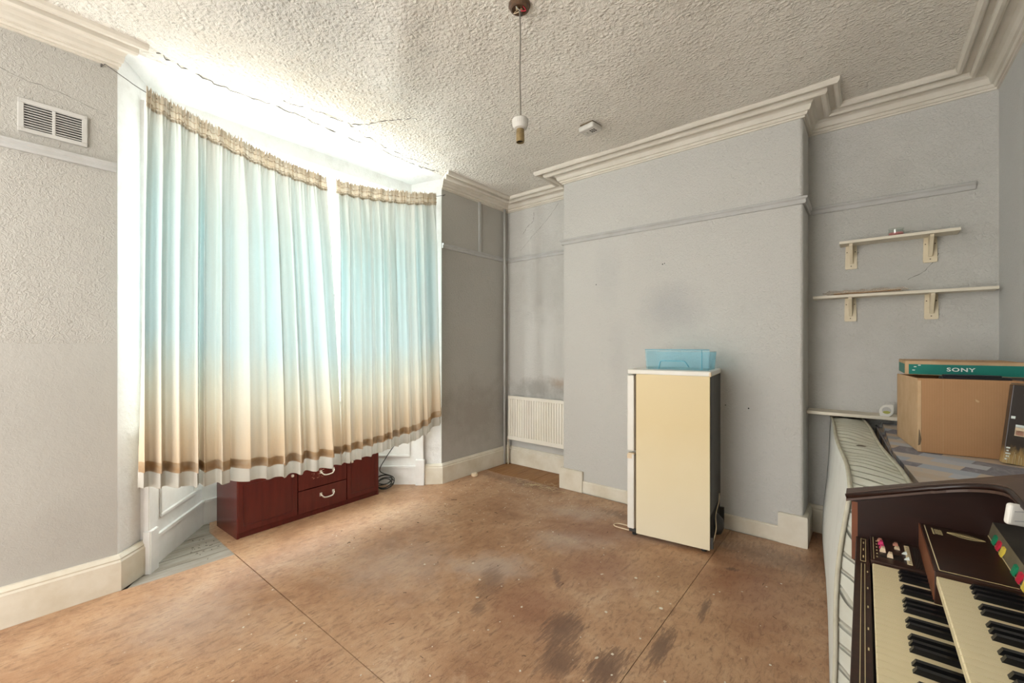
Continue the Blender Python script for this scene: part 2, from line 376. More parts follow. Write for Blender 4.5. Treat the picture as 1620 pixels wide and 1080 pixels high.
def tube_data(pts, r, n=8, closed=False):
    pts = [Vector(p) for p in pts]; v = []; f = []; m = len(pts); up = None
    for i, p in enumerate(pts):
        a = pts[(i-1) % m] if (closed or i) else p; c = pts[(i+1) % m] if (closed or i < m-1) else p
        d = (c-a).normalized()
        if up is None: up = Vector((0, 0, 1)) if abs(d.z) < .9 else Vector((1, 0, 0))
        s = d.cross(up).normalized(); up = s.cross(d).normalized()
        rr = r[i] if isinstance(r, (list, tuple)) else r
        for k in range(n):
            t = 2*math.pi*k/n; v.append(p + s*math.cos(t)*rr + up*math.sin(t)*rr)
    for i in range(m if closed else m-1):
        for k in range(n):
            a, b_ = i*n+k, i*n+(k+1) % n; c, d = ((i+1) % m)*n+(k+1) % n, ((i+1) % m)*n+k
            f.append([a, b_, c, d])
    if not closed: f += [list(range(n))[::-1], list(range((m-1)*n, m*n))]
    return v, f
def tube(name, pts, r, mat, parent=None, n=8, closed=False, world=True):
    v, f = tube_data(pts, r, n, closed); return obj(name, v, f, mat, parent, world, smooth=True)
def lathe(name, prof, centre, mat, parent=None, n=24, world=True, smooth=False):
    v = []; f = []; m = len(prof)
    for (r, z) in prof:
        for k in range(n):
            t = 2*math.pi*k/n; v.append((centre[0]+r*math.cos(t), centre[1]+r*math.sin(t), centre[2]+z))
    for i in range(m-1):
        for k in range(n): f.append([i*n+k, i*n+(k+1) % n, (i+1)*n+(k+1) % n, (i+1)*n+k])
    if prof[0][0] > 1e-4: f.append(list(range(n))[::-1])
    if prof[-1][0] > 1e-4: f.append(list(range((m-1)*n, m*n)))
    return obj(name, v, f, mat, parent, world, smooth)
def sweep(name, path, prof, z, mat, parent=None, shift0=0, shift1=0):
    """moulding: profile (projection, height) run along a wall path, room on the right-hand side, mitred"""
    P = [Vector(p) for p in path]; N = []
    for a, b in zip(P, P[1:]):
        d = (b-a).normalized(); N.append(Vector((d.y, -d.x)))
    v = []; f = []; k = len(prof)
    for i, p in enumerate(P):
        if i == 0: m = N[0] + (P[0]-P[1]).normalized()*shift0
        elif i == len(P)-1: m = N[-1] + (P[-1]-P[-2]).normalized()*shift1
        else: m = (N[i-1]+N[i])/(1+N[i-1].dot(N[i]))
        for (pr, h) in prof: v.append((p.x+m.x*pr, p.y+m.y*pr, z+h))
    for i in range(len(P)-1):
        for j in range(k): f.append([i*k+j, i*k+(j+1) % k, (i+1)*k+(j+1) % k, (i+1)*k+j])
    f += [list(range(k)), list(range((len(P)-1)*k, len(P)*k))[::-1]]
    bm = bmesh.new(); bv = [bm.verts.new(p) for p in v]
    for q in f: bm.faces.new([bv[i] for i in q])
    return bm_obj(name, bm, mat, parent)
def thing(name, label, cat, loc=(0, 0, 0), rotz=0, group=None):
    o = bpy.data.objects.new(name, None); C.objects.link(o); o.location = loc; o.rotation_euler = (0, 0, rotz)
    o.empty_display_size = .1
    return tag(o, label, cat, group)
def tag(o, label, cat=None, group=None, kind=None):
    o['label'] = label
    if cat: o['category'] = cat
    if group: o['group'] = group
    if kind: o['kind'] = kind
    return o
def struct(o, label=None):
    o['kind'] = 'structure'
    if label: o['label'] = label
    return o
def spline(pts, n=8):
    out = []; P = [Vector(p) for p in pts]
    for i in range(len(P)-1):
        a = P[max(i-1, 0)]; b = P[i]; c = P[i+1]; d = P[min(i+2, len(P)-1)]
        for k in range(n):
            t = k/n; out.append(.5*((2*b)+(c-a)*t+(2*a-5*b+4*c-d)*t*t+(3*b-a-3*c+d)*t**3))
    out.append(P[-1]); return out
def interp(tab, x):
    if x <= tab[0][0]: return tab[0][1]
    for (a, va), (b, vb) in zip(tab, tab[1:]):
        if x <= b: return va+(vb-va)*(x-a)/(b-a)
    return tab[-1][1]

# ------------------------------------------------------------------ the room
XL, XR, YB, YC, ZC = -3.14, .61, 3.745, 3.40, 2.926      # left wall, right wall, alcove back, breast front, ceiling
XA, XB = -2.173, -.31                                    # chimney breast sides
Y0 = -1.45                                                # room runs on behind the camera
BY0, BY1 = .439, 2.755                                   # bay opening
floor = struct(box('floor', (-4.0, Y0, -.16), (XR+.2, YB+.2, -.016), 'subfloor'), 'dark subfloor under hardboard sheets and bare boards')
def sheet(poly): return prism('hardboard_sheet', poly, -.012, 0, 'hardboard', floor)
sheet([(-.743, .985), (-.743, 3.37), (XB-.2, 3.37), (-2.15, 3.365), (-2.3, 3.345), (-2.6, 3.36), (-2.85, 3.33), (-3.12, 3.35), (-3.12, 2.755), (-3.24, 2.635), (-3.78, 2.17), (-3.78, 1.04), (-3.6, .99)])
sheet([(-3.09, Y0), (-.743, Y0), (-.743, .983), (-3.085, .983), (-3.09, .70), (-3.10, .50), (-3.115, .40)])
sheet([(-.740, Y0), (XR, Y0), (XR, 3.72), (XB+.03, 3.72), (XB+.01, 3.37), (-.740, 3.37)])
def cantL(x): return interp([(-3.8, 1.0), (-3.25, .57), (-3.14, .46)], x)
x = -3.10
for i in range(6):
    x1 = x-.111
    prism('floorboard', [(x, cantL(x)+.005), (x, 1.03), (x1, 1.03), (x1, cantL(x1)+.005)], -.014, -.006-.001*(i % 2), 'board_grey', floor); x = x1-.007
x = -3.12
for i in range(8):
    box('floorboard', (x, 3.30, -.014), (x+.116, 3.735, -.005-.0015*(i % 2)), 'board_brown', floor); x += .119
# walls
def arc(cx, cy, r, a0, a1, n=5): return [(cx+r*math.cos(R(a0+(a1-a0)*i/n)), cy+r*math.sin(R(a0+(a1-a0)*i/n))) for i in range(n+1)]
pb = [(XL-.36, YB), (XA, YB)] + arc(XA+.012, YC+.012, .012, 180, 270) + arc(XB-.022, YC+.022, .022, 270, 360) + [(XB, YB), (XR+.2, YB), (XR+.2, YB+.2), (XL-.36, YB+.2)]
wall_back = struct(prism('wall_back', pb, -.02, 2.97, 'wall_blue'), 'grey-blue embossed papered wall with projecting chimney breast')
wall_left = struct(multi('wall_left', [([(XL, Y0), (XL, BY0), (-3.5, BY0), (-3.5, Y0)], -.02, 2.97), ([(XL, BY1), (XL, YB), (-3.5, YB), (-3.5, BY1)], -.02, 2.97)], 'wall_grey'), 'grimy grey papered wall on both sides of the bay window')
struct(box('wall_right', (XR, Y0, -.02), (XR+.2, YB, 2.97), 'wall_right'), 'pale blue-grey papered wall behind the organ')
struct(box('wall_front_blocker', (-.55, Y0-.15, -.02), (XR+.2, Y0, 2.97), 'wall_right'), 'pale blue-grey part wall added unseen behind the viewpoint to steer fill light')  # unseen part wall, added so fill light enters from the rear left
# ceiling with a slack, uneven sheet of plaster
nx, ny = 72, 90; v = []; f = []
def sag(x, y):
    s = -.012*math.sin(x*2.1+.7)*math.sin(y*1.7+.3)-.006*math.sin(x*5.3+y*3.1)
    d = (x+1.55)*.55+(y-1.15)*.83                      # a diagonal crease towards the pendant
    s += -.022*math.exp(-(d/.10)**2)*math.exp(-((x+1.75)/.8)**2)
    e = min(x-XL, XR-x, YB-y, 1)
    return s*max(0, min(1, (e-.18)/.3)) if e < .6 else s
for j in range(ny+1):
    for i in range(nx+1):
        x = XL+(XR-XL)*i/nx; y = Y0+(YB-Y0)*j/ny; v.append((x, y, ZC+sag(x, y)))
for j in range(ny):
    for i in range(nx): a = j*(nx+1)+i; f.append([a, a+nx+1, a+nx+2, a+1])
n0 = len(v); v += [(XL, Y0, 3.0), (XR, Y0, 3.0), (XR, YB, 3.0), (XL, YB, 3.0)]; f.append([n0, n0+1, n0+2, n0+3])
ceiling = struct(obj('ceiling', v, f, 'ceiling', smooth=True), 'cream textured plaster ceiling with cracks')
# bay ceiling: smooth white plaster falling to the window head
HX = -3.35
bm = bmesh.new(); prof = [(XL+.06, ZC-.001), (XL-.03, ZC-.008), (XL-.10, ZC-.03), (HX, 2.86), (-3.95, 2.86), (-3.95, 3.0), (XL+.06, 3.0)]
v, f = prism_data([(p[0], p[1]) for p in prof], BY0-.15, BY1+.15, 1)
bv = [bm.verts.new(p) for p in v]
for q in f: bm.faces.new([bv[i] for i in q])
bay_ceiling = struct(bm_obj('ceiling_bay', bm, 'plaster'), 'smooth white plaster ceiling of the bay')
# bay: reveals, head, low panelled walls
wall_bay = struct(multi('wall_bay', [
    ([(XL-.001, BY0-.002), (XL-.006, BY0+.004), (HX, .635), (-3.5, .635), (-3.5, BY0-.002)], -.02, 2.97),
    ([(XL-.001, BY1+.002), (-3.5, BY1+.002), (-3.5, 2.56), (HX, 2.56), (XL-.006, BY1-.004)], -.02, 2.97)], 'plaster'), 'white peeling plaster reveals of the bay')
struct(box('wall_bay_head', (-3.98, .45, 2.757), (HX, 2.75, 2.87), 'plaster'), 'white band above the bay windows')
SEG = [((-3.27, .585), (-3.80, 1.0)), ((-3.80, 1.0), (-3.80, 2.165)), ((-3.80, 2.165), (-3.27, 2.61))]
def seg_prism(seg, s0, s1, d0, d1, z0, z1, name, mat, parent, bevel=0):
    """a bar along a bay side: s along the side, d outwards from the room"""
    a, b = Vector(seg[0]), Vector(seg[1]); u = (b-a).normalized(); n = Vector((-u.y, u.x))
    if n.dot(Vector((-3.4, 1.6))-a) > 0: n = -n
    poly = [a+u*s0+n*d0, a+u*s1+n*d0, a+u*s1+n*d1, a+u*s0+n*d1]
    return prism(name, [(p.x, p.y) for p in poly], z0, z1, mat, parent, bevel=bevel)
for i, sg in enumerate(SEG):
    L = (Vector(sg[1])-Vector(sg[0])).length
    seg_prism(sg, -.02, L+.02, 0, .10, -.02, .80, 'panelled_wall', 'gloss_w', wall_bay)
    seg_prism(sg, .0, L, -.012, 0, -.012, .17, 'bay_skirting', 'gloss_w', wall_bay)
    seg_prism(sg, .0, L, -.018, 0, .155, .175, 'skirting_bead', 'gloss_w', wall_bay)
    if i != 1:
        s0, s1, z0, z1 = .13, L-.10, .26, .72
        for (a, b_, c, d) in ((s0, s1, z0, z0+.025), (s0, s1, z1-.025, z1), (s0, s0+.025, z0+.025, z1-.025), (s1-.025, s1, z0+.025, z1-.025)):
            seg_prism(sg, a, b_, -.012, 0, c, d, 'panel_moulding', 'gloss_w', wall_bay, .004)
        j0 = (-.03, .035) if i == 0 else (L-.035, L+.03)
        seg_prism(sg, j0[0], j0[1], -.03, 0, -.012, .8, 'jamb_post', 'gloss_w', wall_bay, .004)
        seg_prism(sg, j0[0]-.01, j0[1]+.01, -.042, 0, -.012, .24, 'jamb_plinth', 'gloss_w', wall_bay, .004)
    # the sash window above
    w = struct(seg_prism(sg, -.03, L+.03, -.05, .11, .80, .84, 'window_%d' % (i+1), 'gloss_w', None, .004), ['white sash window in the near side of the bay', 'white sash window at the front of the bay', 'white sash window in the far side of the bay'][i])
    seg_prism(sg, -.02, .06, .0, .09, .84, 2.76, 'window_frame', 'gloss_w', w)
    seg_prism(sg, L-.06, L+.02, .0, .09, .84, 2.76, 'window_frame', 'gloss_w', w)
    seg_prism(sg, .06, L-.06, .0, .09, 2.70, 2.76, 'window_frame', 'gloss_w', w)
    cols = [(.06, L-.06)] if i != 1 else [(.06, L/2-.04), (L/2+.04, L-.06)]
    if i == 1: seg_prism(sg, L/2-.04, L/2+.04, .0, .09, .84, 2.70, 'mullion', 'gloss_w', w)
    for (a, b_) in cols:
        for (z0, z1, d) in ((.84, 1.78, .02), (1.76, 2.70, .05)):
            seg_prism(sg, a, b_, d, d+.03, z0, z0+.045, 'sash_rail', 'gloss_w', w); seg_prism(sg, a, b_, d, d+.03, z1-.045, z1, 'sash_rail', 'gloss_w', w)
            seg_prism(sg, a, a+.04, d, d+.03, z0+.045, z1-.045, 'sash_stile', 'gloss_w', w); seg_prism(sg, b_-.04, b_, d, d+.03, z0+.045, z1-.045, 'sash_stile', 'gloss_w', w)
            seg_prism(sg, a+.04, b_-.04, d+.013, d+.017, z0+.045, z1-.045, 'pane', 'glass', w)
# skirting boards
SK = [(0, 0), (.028, 0), (.028, .155), (.022, .165), (.024, .172), (.012, .19), (0, .192)]
LOW = [(0, 0), (.018, 0), (.018, .095), (.012, .103), (0, .104)]
struct(sweep('baseboard_left', [(XL, Y0), (XL, BY0), (-3.262, .565)], SK, -.002, 'gloss'), 'chipped cream skirting board below the vent wall')
bl = struct(sweep('baseboard_left', [(-3.262, 2.622), (XL, BY1), (XL, YB), (XA, YB), (XA, YC+.035)], SK, -.002, 'gloss'), 'cream skirting board running into the radiator alcove')
PB = [(-2.20, 3.37), (-1.955, 3.37), (-1.955, YC), (-2.173, YC), (-2.173, 3.47), (-2.20, 3.47)]
struct(prism('baseboard_back', PB, -.005, .185, 'gloss', bevel=.004), 'tall cream plinth block on the window side of the chimney breast')
struct(sweep('baseboard_back', [(-1.956, YC), (-.449, YC)], LOW, -.002, 'gloss'), 'low cream skirting across the chimney breast')
PB2 = [(-.45, 3.372), (-.283, 3.372), (-.283, 3.50), (-.31, 3.50), (-.31, YC), (-.45, YC)]
struct(prism('baseboard_back', PB2, -.005, .20, 'gloss', bevel=.004), 'tall cream plinth block on the shelf side of the chimney breast')
struct(sweep('baseboard_right', [(XB, 3.50), (XB, YB), (XR, YB), (XR, Y0)], SK, -.002, 'gloss'), 'cream skirting board in the shelf alcove')
# cornice
CP = [(0, -.102), (.010, -.102), (.010, -.090), (.020, -.090), (.026, -.082), (.026, -.074), (.038, -.072), (.044, -.060), (.048, -.042), (.062, -.026), (.100, -.020), (.100, -.036), (.112, -.046), (.126, -.046),
      (.136, -.036), (.136, -.014), (.166, -.008), (.166, -.022), (.174, -.030), (.188, -.030), (.198, -.018), (.200, .004), (0, .004)]
struct(sweep('trim_1', [(XL, Y0), (XL, BY0)], CP, ZC, 'cornice', shift1=.5), 'cream moulded cornice above the vent')
struct(sweep('trim_2', [(XL, BY1), (XL, YB), (XA, YB), (XA, YC), (XB, YC), (XB, YB), (XR, YB), (XR, Y0)], CP, ZC, 'cornice', shift0=.45), 'cream moulded cornice stepping round the chimney breast')
RP = [(0, -.024), (.012, -.024), (.016, -.014), (.016, 0), (.026, .010), (.026, .020), (.010, .026), (0, .026)]
struct(sweep('trim_3', [(XL, Y0), (XL, BY0-.005)], RP, 2.287, 'rail'), 'grey painted picture rail below the vent')
struct(sweep('trim_4', [(XL, BY1+.005), (XL, YB), (XA, YB), (XA, YC), (XB, YC), (XB, YB), (.515, YB)], RP, 2.283, 'rail'), 'grey painted picture rail round the chimney breast')
struct(box('trim_5', (XL-.002, 3.262, 2.305), (XL+.016, 3.292, 2.832), 'rail', bevel=.003), 'short upright batten between picture rail and cornice')
# cracks in plaster, each a thin ragged line
def crack(pts, r, parent, n=10, j=.008, flat=None):
    P = spline(pts, n); P = [p+Vector((random.uniform(-j, j), random.uniform(-j, j), random.uniform(-j, j))) for p in P]
    if flat: P = [Vector([flat[1] if i == flat[0] else p[i] for i in range(3)]) for p in P]
    tube('crack', P, [r*random.uniform(.3, 1) for _ in P], 'crack', parent, 5)
def cpt(pts): return [(x, y, ZC+sag(x, y)-.003) for x, y in pts]
crack(cpt([(-2.93, 1.22), (-2.88, 1.42), (-2.87, 1.62), (-2.80, 1.72), (-2.62, 1.80), (-2.45, 1.92)]), .0035, ceiling, 8, .006)
crack(cpt([(-2.98, .57), (-3.03, .72), (-3.06, .95), (-3.03, 1.3), (-3.07, 1.7), (-3.05, 2.1), (-3.08, 2.4), (-3.02, 2.62)]), .0035, ceiling, 10, .008)
crack(cpt([(-2.87, 1.62), (-2.96, 1.9), (-3.0, 2.2), (-2.98, 2.45)]), .0025, ceiling, 8, .01)
crack([(XL, -.35, 2.74), (XL, -.05, 2.66), (XL, .1, 2.615), (XL, .25, 2.60), (XL, .40, 2.555)], .0014, wall_left, 8, .005, (0, XL))
crack([(-2.92, YB, 2.55), (-2.85, YB, 2.63), (-2.78, YB, 2.67), (-2.77, YB, 2.77)], .0022, wall_back, 7, .004, (1, YB))
crack([(-2.95, YB, 2.37), (-2.8, YB, 2.5), (-2.6, YB, 2.65), (-2.45, YB, 2.80)], .0014, wall_back, 7, .004, (1, YB))
crack([(.22, YB, 1.75), (.30, YB, 1.80), (.36, YB, 1.90)], .0016, wall_back, 7, .003, (1, YB))
for p, r in (((-1.24, YC, 1.97), .005), ((-1.225, YC, 1.975), .004), ((-1.83, YC, 1.86), .0045), ((-.85, YC, .87), .005), ((-.63, YC, .88), .005), ((-.78, YC, .89), .004)):
    lathe('wall_hole', [(0, 0), (r, .0005), (0, .001)], (0, 0, 0), 'dark_hole', wall_back, 8, world=False)
    o = C.objects[-1]; o.rotation_euler = (R(90), 0, 0); o.location = p
# ------------------------------------------------------------------ curtains on a slack wire
WIRE = [(.375, 2.812), (.46, 2.772), (.548, 2.735), (.80, 2.665), (1.10, 2.603), (1.35, 2.566), (1.60, 2.550), (1.85, 2.568), (2.057, 2.597), (2.35, 2.648), (2.632, 2.712), (2.775, 2.768)]
wp = spline([(XL+.050, y, z) for y, z in WIRE], 6)
wp[0] = Vector((XL+.002, .375, 2.812)); wp[-1] = Vector((XL+.002, 2.775, 2.768))
cw = tag(tube('curtain_wire', wp, .0022, 'wire', None, 6), 'thin slack wire strung across the bay carrying both curtains', 'wire')
for y, z in ((.375, 2.812), (2.775, 2.768)):
    tube('wire_hook', [(XL-.004, y, z), (XL+.012, y, z), (XL+.016, y, z+.008)], .004, 'wire', cw, 6)
def wz(y): return interp(WIRE, y)
BOT = [(.50, .545), (.783, .485), (1.247, .418), (1.697, .415), (2.04, .437), (2.413, .472), (2.70, .595)]
def folds(seed, n):
    rnd = random.Random(seed); cs = []; t = 0
    while t < 1: w = rnd.uniform(.55, 1.5)/n; cs.append((t, w, rnd.uniform(.55, 1.15))); t += w
    def f(u):
        for (t0, w, a) in cs:
            if u < t0+w: s = (u-t0)/w; return a*math.sin(2*math.pi*s)*(.75+.25*math.cos(2*math.pi*s))
        return 0
    return f
def curtain(name, label, yt, yb, seed, n, edgefun=None):
    t = thing(name, label, 'curtain', (XL+.03, (yt[0]+yt[1])/2, .4), 0, 'pair of faded bay curtains')
    fo = folds(seed, n); rnd = random.Random(seed+5); ph = [rnd.uniform(0, 6.28) for _ in range(6)]
    def pt(u, v, dx=0, amp=1):
        y = (yt[0]*v+yb[0]*(1-v))*(1-u)+(yt[1]*v+yb[1]*(1-v))*u
        zt = wz(yt[0]+(yt[1]-yt[0])*u)+.012; zb = interp(BOT, y)
        k = min(1, max(0, 1-v)/.22)**.7
        a = (.010+.040*k)*(1+.25*math.sin(3.1*v+ph[0]))
        us = u+.010*math.sin(2.6*v+ph[1]+u*5)*k
        fold = fo(min(max(us, 0), .9999))
        x = XL+.056+a*fold*amp + (1-k)*.007*math.sin(2*math.pi*n*3.7*u+ph[2]) + .006*k*math.sin(2*math.pi*n*1.9*us+ph[3]) + .012*math.sin(2*math.pi*(1.3*u)+ph[4])*k
        y += (.012*math.sin(2*math.pi*n*us+ph[5])+.016*fo(min(max(us+.25/n, 0), .9999)))*k*math.sin(math.pi*u)**.3
        z = zb+(zt-zb)*v + .004*math.sin(2*math.pi*n*us)*(1-v)
        return (x+dx, y, z)
    def grid(nm, v0, v1, nu, nv, mat, dx=0, fun=None, amp=1):
        vs = []; fs = []; uv = []
        for j in range(nv+1):
            for i in range(nu+1):
                u = i/nu; vv = v0+(v1-v0)*j/nv; p = pt(u, vv, dx, amp)
                if fun: p = fun(p, u, j/nv)
                vs.append(p); uv.append((u, vv if mat == 'curtain' else j/nv))
        for j in range(nv):
            for i in range(nu): a = j*(nu+1)+i; fs.append([a, a+1, a+nu+2, a+nu+1])
        return obj(nm, vs, fs, mat, t, smooth=True, uvs=uv)
    grid('fabric', .045, .962, 420, 70, 'curtain')
    hem = grid('hem', .040, .0665, 420, 4, 'hem', .0035); hem['label'] = 'brown stained hem band'
    ln = grid('lining', .0, .046, 420, 4, 'lining', -.012, amp=.8); ln['label'] = 'pale grey lining showing below the hem'
    def ruff(p, u, s): return (p[0]+.008*math.sin(2*math.pi*n*4.6*u)*(.4+s)+.005*math.sin(2*math.pi*n*7.3*u+1), p[1], p[2]+(.010*math.sin(n*61*u)+.006*math.sin(n*97*u+2))*s)
    hd = grid('heading', .955, 1.004, 420, 8, 'heading', .006, ruff); hd['label'] = 'gathered tan heading tape'
    for k in (.966, .982):
        tube('stitching', [ruff(pt(i/160, k, .010), i/160, .4) for i in range(161)], .0016, 'hem', t, 5)
    return t
curtain('curtain', 'wider faded aqua curtain with brown hem, hanging beside the vent wall', (.548, 1.578), (.515, 1.700), 3, 13)
curtain('curtain', 'narrower faded aqua curtain with brown hem, hanging towards the radiator corner', (1.650, 2.640), (1.690, 2.705), 21, 11)

# ------------------------------------------------------------------ low cabinet in the bay
def cabinet():
    ang = R(1.7); D, Wd, Ht = .375, 1.125, .425
    t = thing('sideboard', 'low mahogany cabinet with two doors and two drawers under the curtains', 'cabinet', (-3.297, 1.066, 0), ang)
    B = lambda n, a, b, m='mahogany', p=None, bv=.002: box(n, a, b, m, p or t, bv, world=False)
    B('plinth', (-D+.01, .012, 0), (-.012, Wd-.012, .040))
    B('side_panel', (-D, 0, .0), (-.004, .018, Ht-.02)); B('side_panel', (-D, Wd-.018, .0), (-.004, Wd, Ht-.02))
    B('back_panel', (-D, .018, .04), (-D+.008, Wd-.018, Ht-.02)); B('base_panel', (-D+.01, .018, .040), (-.022, Wd-.018, .055))
    B('top', (-D-.005, -.008, Ht-.02), (.004, Wd+.008, Ht), bv=.004)
    y1, y2 = .412, .815
    for (a, b) in ((.004, y1-.004), (y2+.004, Wd-.004)):
        d = B('door', (-.019, a, .040), (0, b, Ht-.024))
        for (q, r_, s, u) in ((a+.035, b-.035, .080, .084), (a+.035, b-.035, Ht-.066, Ht-.062), (a+.035, a+.039, .084, Ht-.066), (b-.039, b-.035, .084, Ht-.066)):
            B('groove', (-.002, q, s), (.0012, r_, u), 'mahogany_dark', d, 0)
        k = B('knob', (0, (b-.05 if a < .1 else a+.03), .34), (.016, (b-.03 if a < .1 else a+.05), .36), 'pale_metal', d, .006)
    zz = [.038, .215, Ht-.024]
    for z0, z1 in zip(zz, zz[1:]):
        d = B('drawer', (-.019, y1+.003, z0+.003), (0, y2-.003, z1-.003)); yc = (y1+y2)/2+.03; zh = z0+.098
        h = tube('handle', spline([(0, yc-.052, zh+.012), (.014, yc-.052, zh+.008), (.022, yc-.034, zh-.010), (.024, yc, zh-.014), (.022, yc+.034, zh-.010), (.014, yc+.052, zh+.008), (0, yc+.052, zh+.012)], 5), .0055, 'pale_metal', d, 8, world=False)
        for s in (-1, 1): B('handle_plate', (-.001, yc+s*.052-.010, zh-.002), (.004, yc+s*.052+.010, zh+.026), 'pale_metal', d, .002)
    bm = bmesh.new(); rnd = random.Random(4)
    for k in range(26):
        y = y1+.10+rnd.random()*.10; z = .28+rnd.random()*.075; bm_box(bm, (0, y, z), (.0006, y+rnd.uniform(.004, .018), z+.0015), mtx=None)
    o = bm_obj('scuff_marks', bm, 'salmon', t, world=False); o['label'] = 'pale scratches'
cabinet()
# coil of black cable between cabinet and panelling
pts = []
for i in range(150):
    a = i/150*5.3*2*math.pi; r = .085+.014*math.sin(a*.37+1)+.006*math.sin(a*2.1); s = .010+.012*(i/150)
    q = Vector((math.cos(a)*r, math.sin(a)*r*.85, s+.030*math.sin(a*.19)))
    q = Matrix.Rotation(R(24), 3, (1, .3, 0)) @ q; pts.append(q+Vector((-3.42, 2.31, .055)))
pts += spline([pts[-1], (-3.42, 2.26, .18), (-3.40, 2.32, .30), (-3.37, 2.42, .44), (-3.36, 2.47, .56), (-3.42, 2.46, .72)], 8)[1:]
tag(tube('cable_coil', pts, .0042, 'rubber', None, 6), 'coil of thin black cable on the floor beside the mahogany cabinet', 'cable')
# ------------------------------------------------------------------ fridge
def fridge():
    D, Wd, Ht = .47, .475, 1.158
    t = thing('fridge_freezer', 'small yellowed fridge freezer turned sideways to the chimney breast', 'fridge', (-1.222, 2.842, 0), R(6.6))
    B = lambda n, a, b, m, p=None, bv=.003: box(n, a, b, m, p or t, bv, world=False)
    B('cabinet_body', (0, 0, .022), (D, Wd, Ht-.03), 'yellowed')['label'] = 'yellowed cream side'
    tp = B('top', (-.058, -.004, Ht-.032), (D+.006, Wd+.004, Ht), 'white_enamel', bv=.006)
    B('corner_cap', (D-.006, -.005, Ht-.033), (D+.008, .02, Ht-.006), 'beige_tab', tp)
    for z0, z1 in ((.048, .566), (.590, Ht-.040)):
        d = B('door', (-.062, .0, z0), (-.014, Wd, z1), 'white_enamel', bv=.006)
        B('door_seal', (-.014, .006, z0+.004), (.001, Wd-.006, z1-.004), 'seal', d, .002)
    B('hinge', (-.058, -.003, .566), (-.012, .03, .574), 'beige_tab'); B('hinge_cover', (-.062, -.001, .535), (-.028, .004, .566), 'beige_tab')
    B('hinge', (-.05, .002, .026), (-.005, .03, .048), 'black')
    bk = B('back_panel', (D-.002, .012, .24), (D+.004, Wd-.008, Ht-.035), 'black', bv=.001)
    B('compressor_bay', (D-.003, .012, .03), (D+.001, Wd-.01, .24), 'dark_hole', bv=0)
    lathe('compressor', [(0, 0), (.05, .01), (.065, .05), (.06, .10), (.03, .135), (0, .14)], (D+.01-.02, .24, .045), 'black', t, 16, world=False, smooth=True)
    tube('pipe', spline([(D+.01, .05, .05), (D+.022, .10, .13), (D+.012, .16, .20), (D+.02, .25, .26), (D+.012, .34, .29)], 6), .004, 'brass', t, 6, world=False)
    B('bracket', (D-.01, .01, .03), (D+.018, .03, .10), 'black'); B('bracket', (D-.01, Wd-.03, .02), (D+.03, Wd-.01, .16), 'black')
    for x, y in ((-.02, .04), (-.02, Wd-.04), (D-.04, .04), (D-.04, Wd-.04)): lathe('foot', [(.018, 0), (.018, .012), (.010, .014), (.010, .026)], (x, y, 0), 'rubber', t, 12, world=False)
    # clear drawer standing on top
    d = thing('freezer_drawer', 'clear blue plastic freezer drawer standing on the fridge', 'drawer', wm(t) @ Vector((.035, .13, Ht)), R(4))
    w, dp, h, th = .418, .24, .138, .003
    def P(n, vs, m='clear_blue', par=d): 
        f = [[0, 3, 2, 1], [4, 5, 6, 7], [0, 1, 5, 4], [1, 2, 6, 5], [2, 3, 7, 6], [3, 0, 4, 7]]; return obj(n, vs, f, m, par, False)
    fp = P('front_panel', [(0, 0, 0), (w-.005, 0, 0), (w-.005, .004, 0), (0, .004, 0), (-.008, -.006, h), (w, -.006, h), (w, -.002, h), (-.008, -.002, h)])
    P('base', [(.01, .004, 0), (w-.01, .004, 0), (w-.02, dp, 0), (.02, dp, 0), (.01, .004, th), (w-.01, .004, th), (w-.02, dp, th), (.02, dp, th)])
    for s, x0, x1 in ((0, .01, .0), (1, w-.013, w-.004)):
        P('side_panel', [(x0, .004, 0), (x0+th, .004, 0), (x0+th, dp, 0), (x0, dp, 0), (x1, .004, h-.012), (x1+th, .004, h-.012), (x1+th, dp, h-.012), (x1, dp, h-.012)])
    P('back_panel', [(.015, dp-th, 0), (w-.015, dp-th, 0), (w-.015, dp, 0), (.015, dp, 0), (.0, dp-th, h-.02), (w, dp-th, h-.02), (w, dp, h-.02), (0, dp, h-.02)])
    hx = .10
    tube('handle_outline', [(hx-.012, -.0035, .002), (hx, -.0055, .055), (hx+.008, -.006, .060), (hx+.158, -.006, .060), (hx+.168, -.0055, .052), (hx+.190, -.004, .020)], .0028, 'blue_edge', fp, 6, world=False)
    tube('rim', [(-.008, -.004, h), (w, -.004, h)], .0022, 'blue_edge', fp, 6, world=False)
    tube('panel_edge', [(w-.048, -.004, .0), (w-.046, -.0075, h)], .002, 'blue_edge', fp, 6, world=False)
fridge()
tag(tube('cable_loop', spline([(-1.245, 3.0, .006), (-1.33, 2.965, .006), (-1.40, 2.955, .006), (-1.425, 2.925, .006), (-1.40, 2.895, .006), (-1.33, 2.895, .006), (-1.25, 2.905, .006)], 8), .0045, 'beige_tab', None, 6), 'loop of cream flex sticking out from under the fridge door', 'cable')
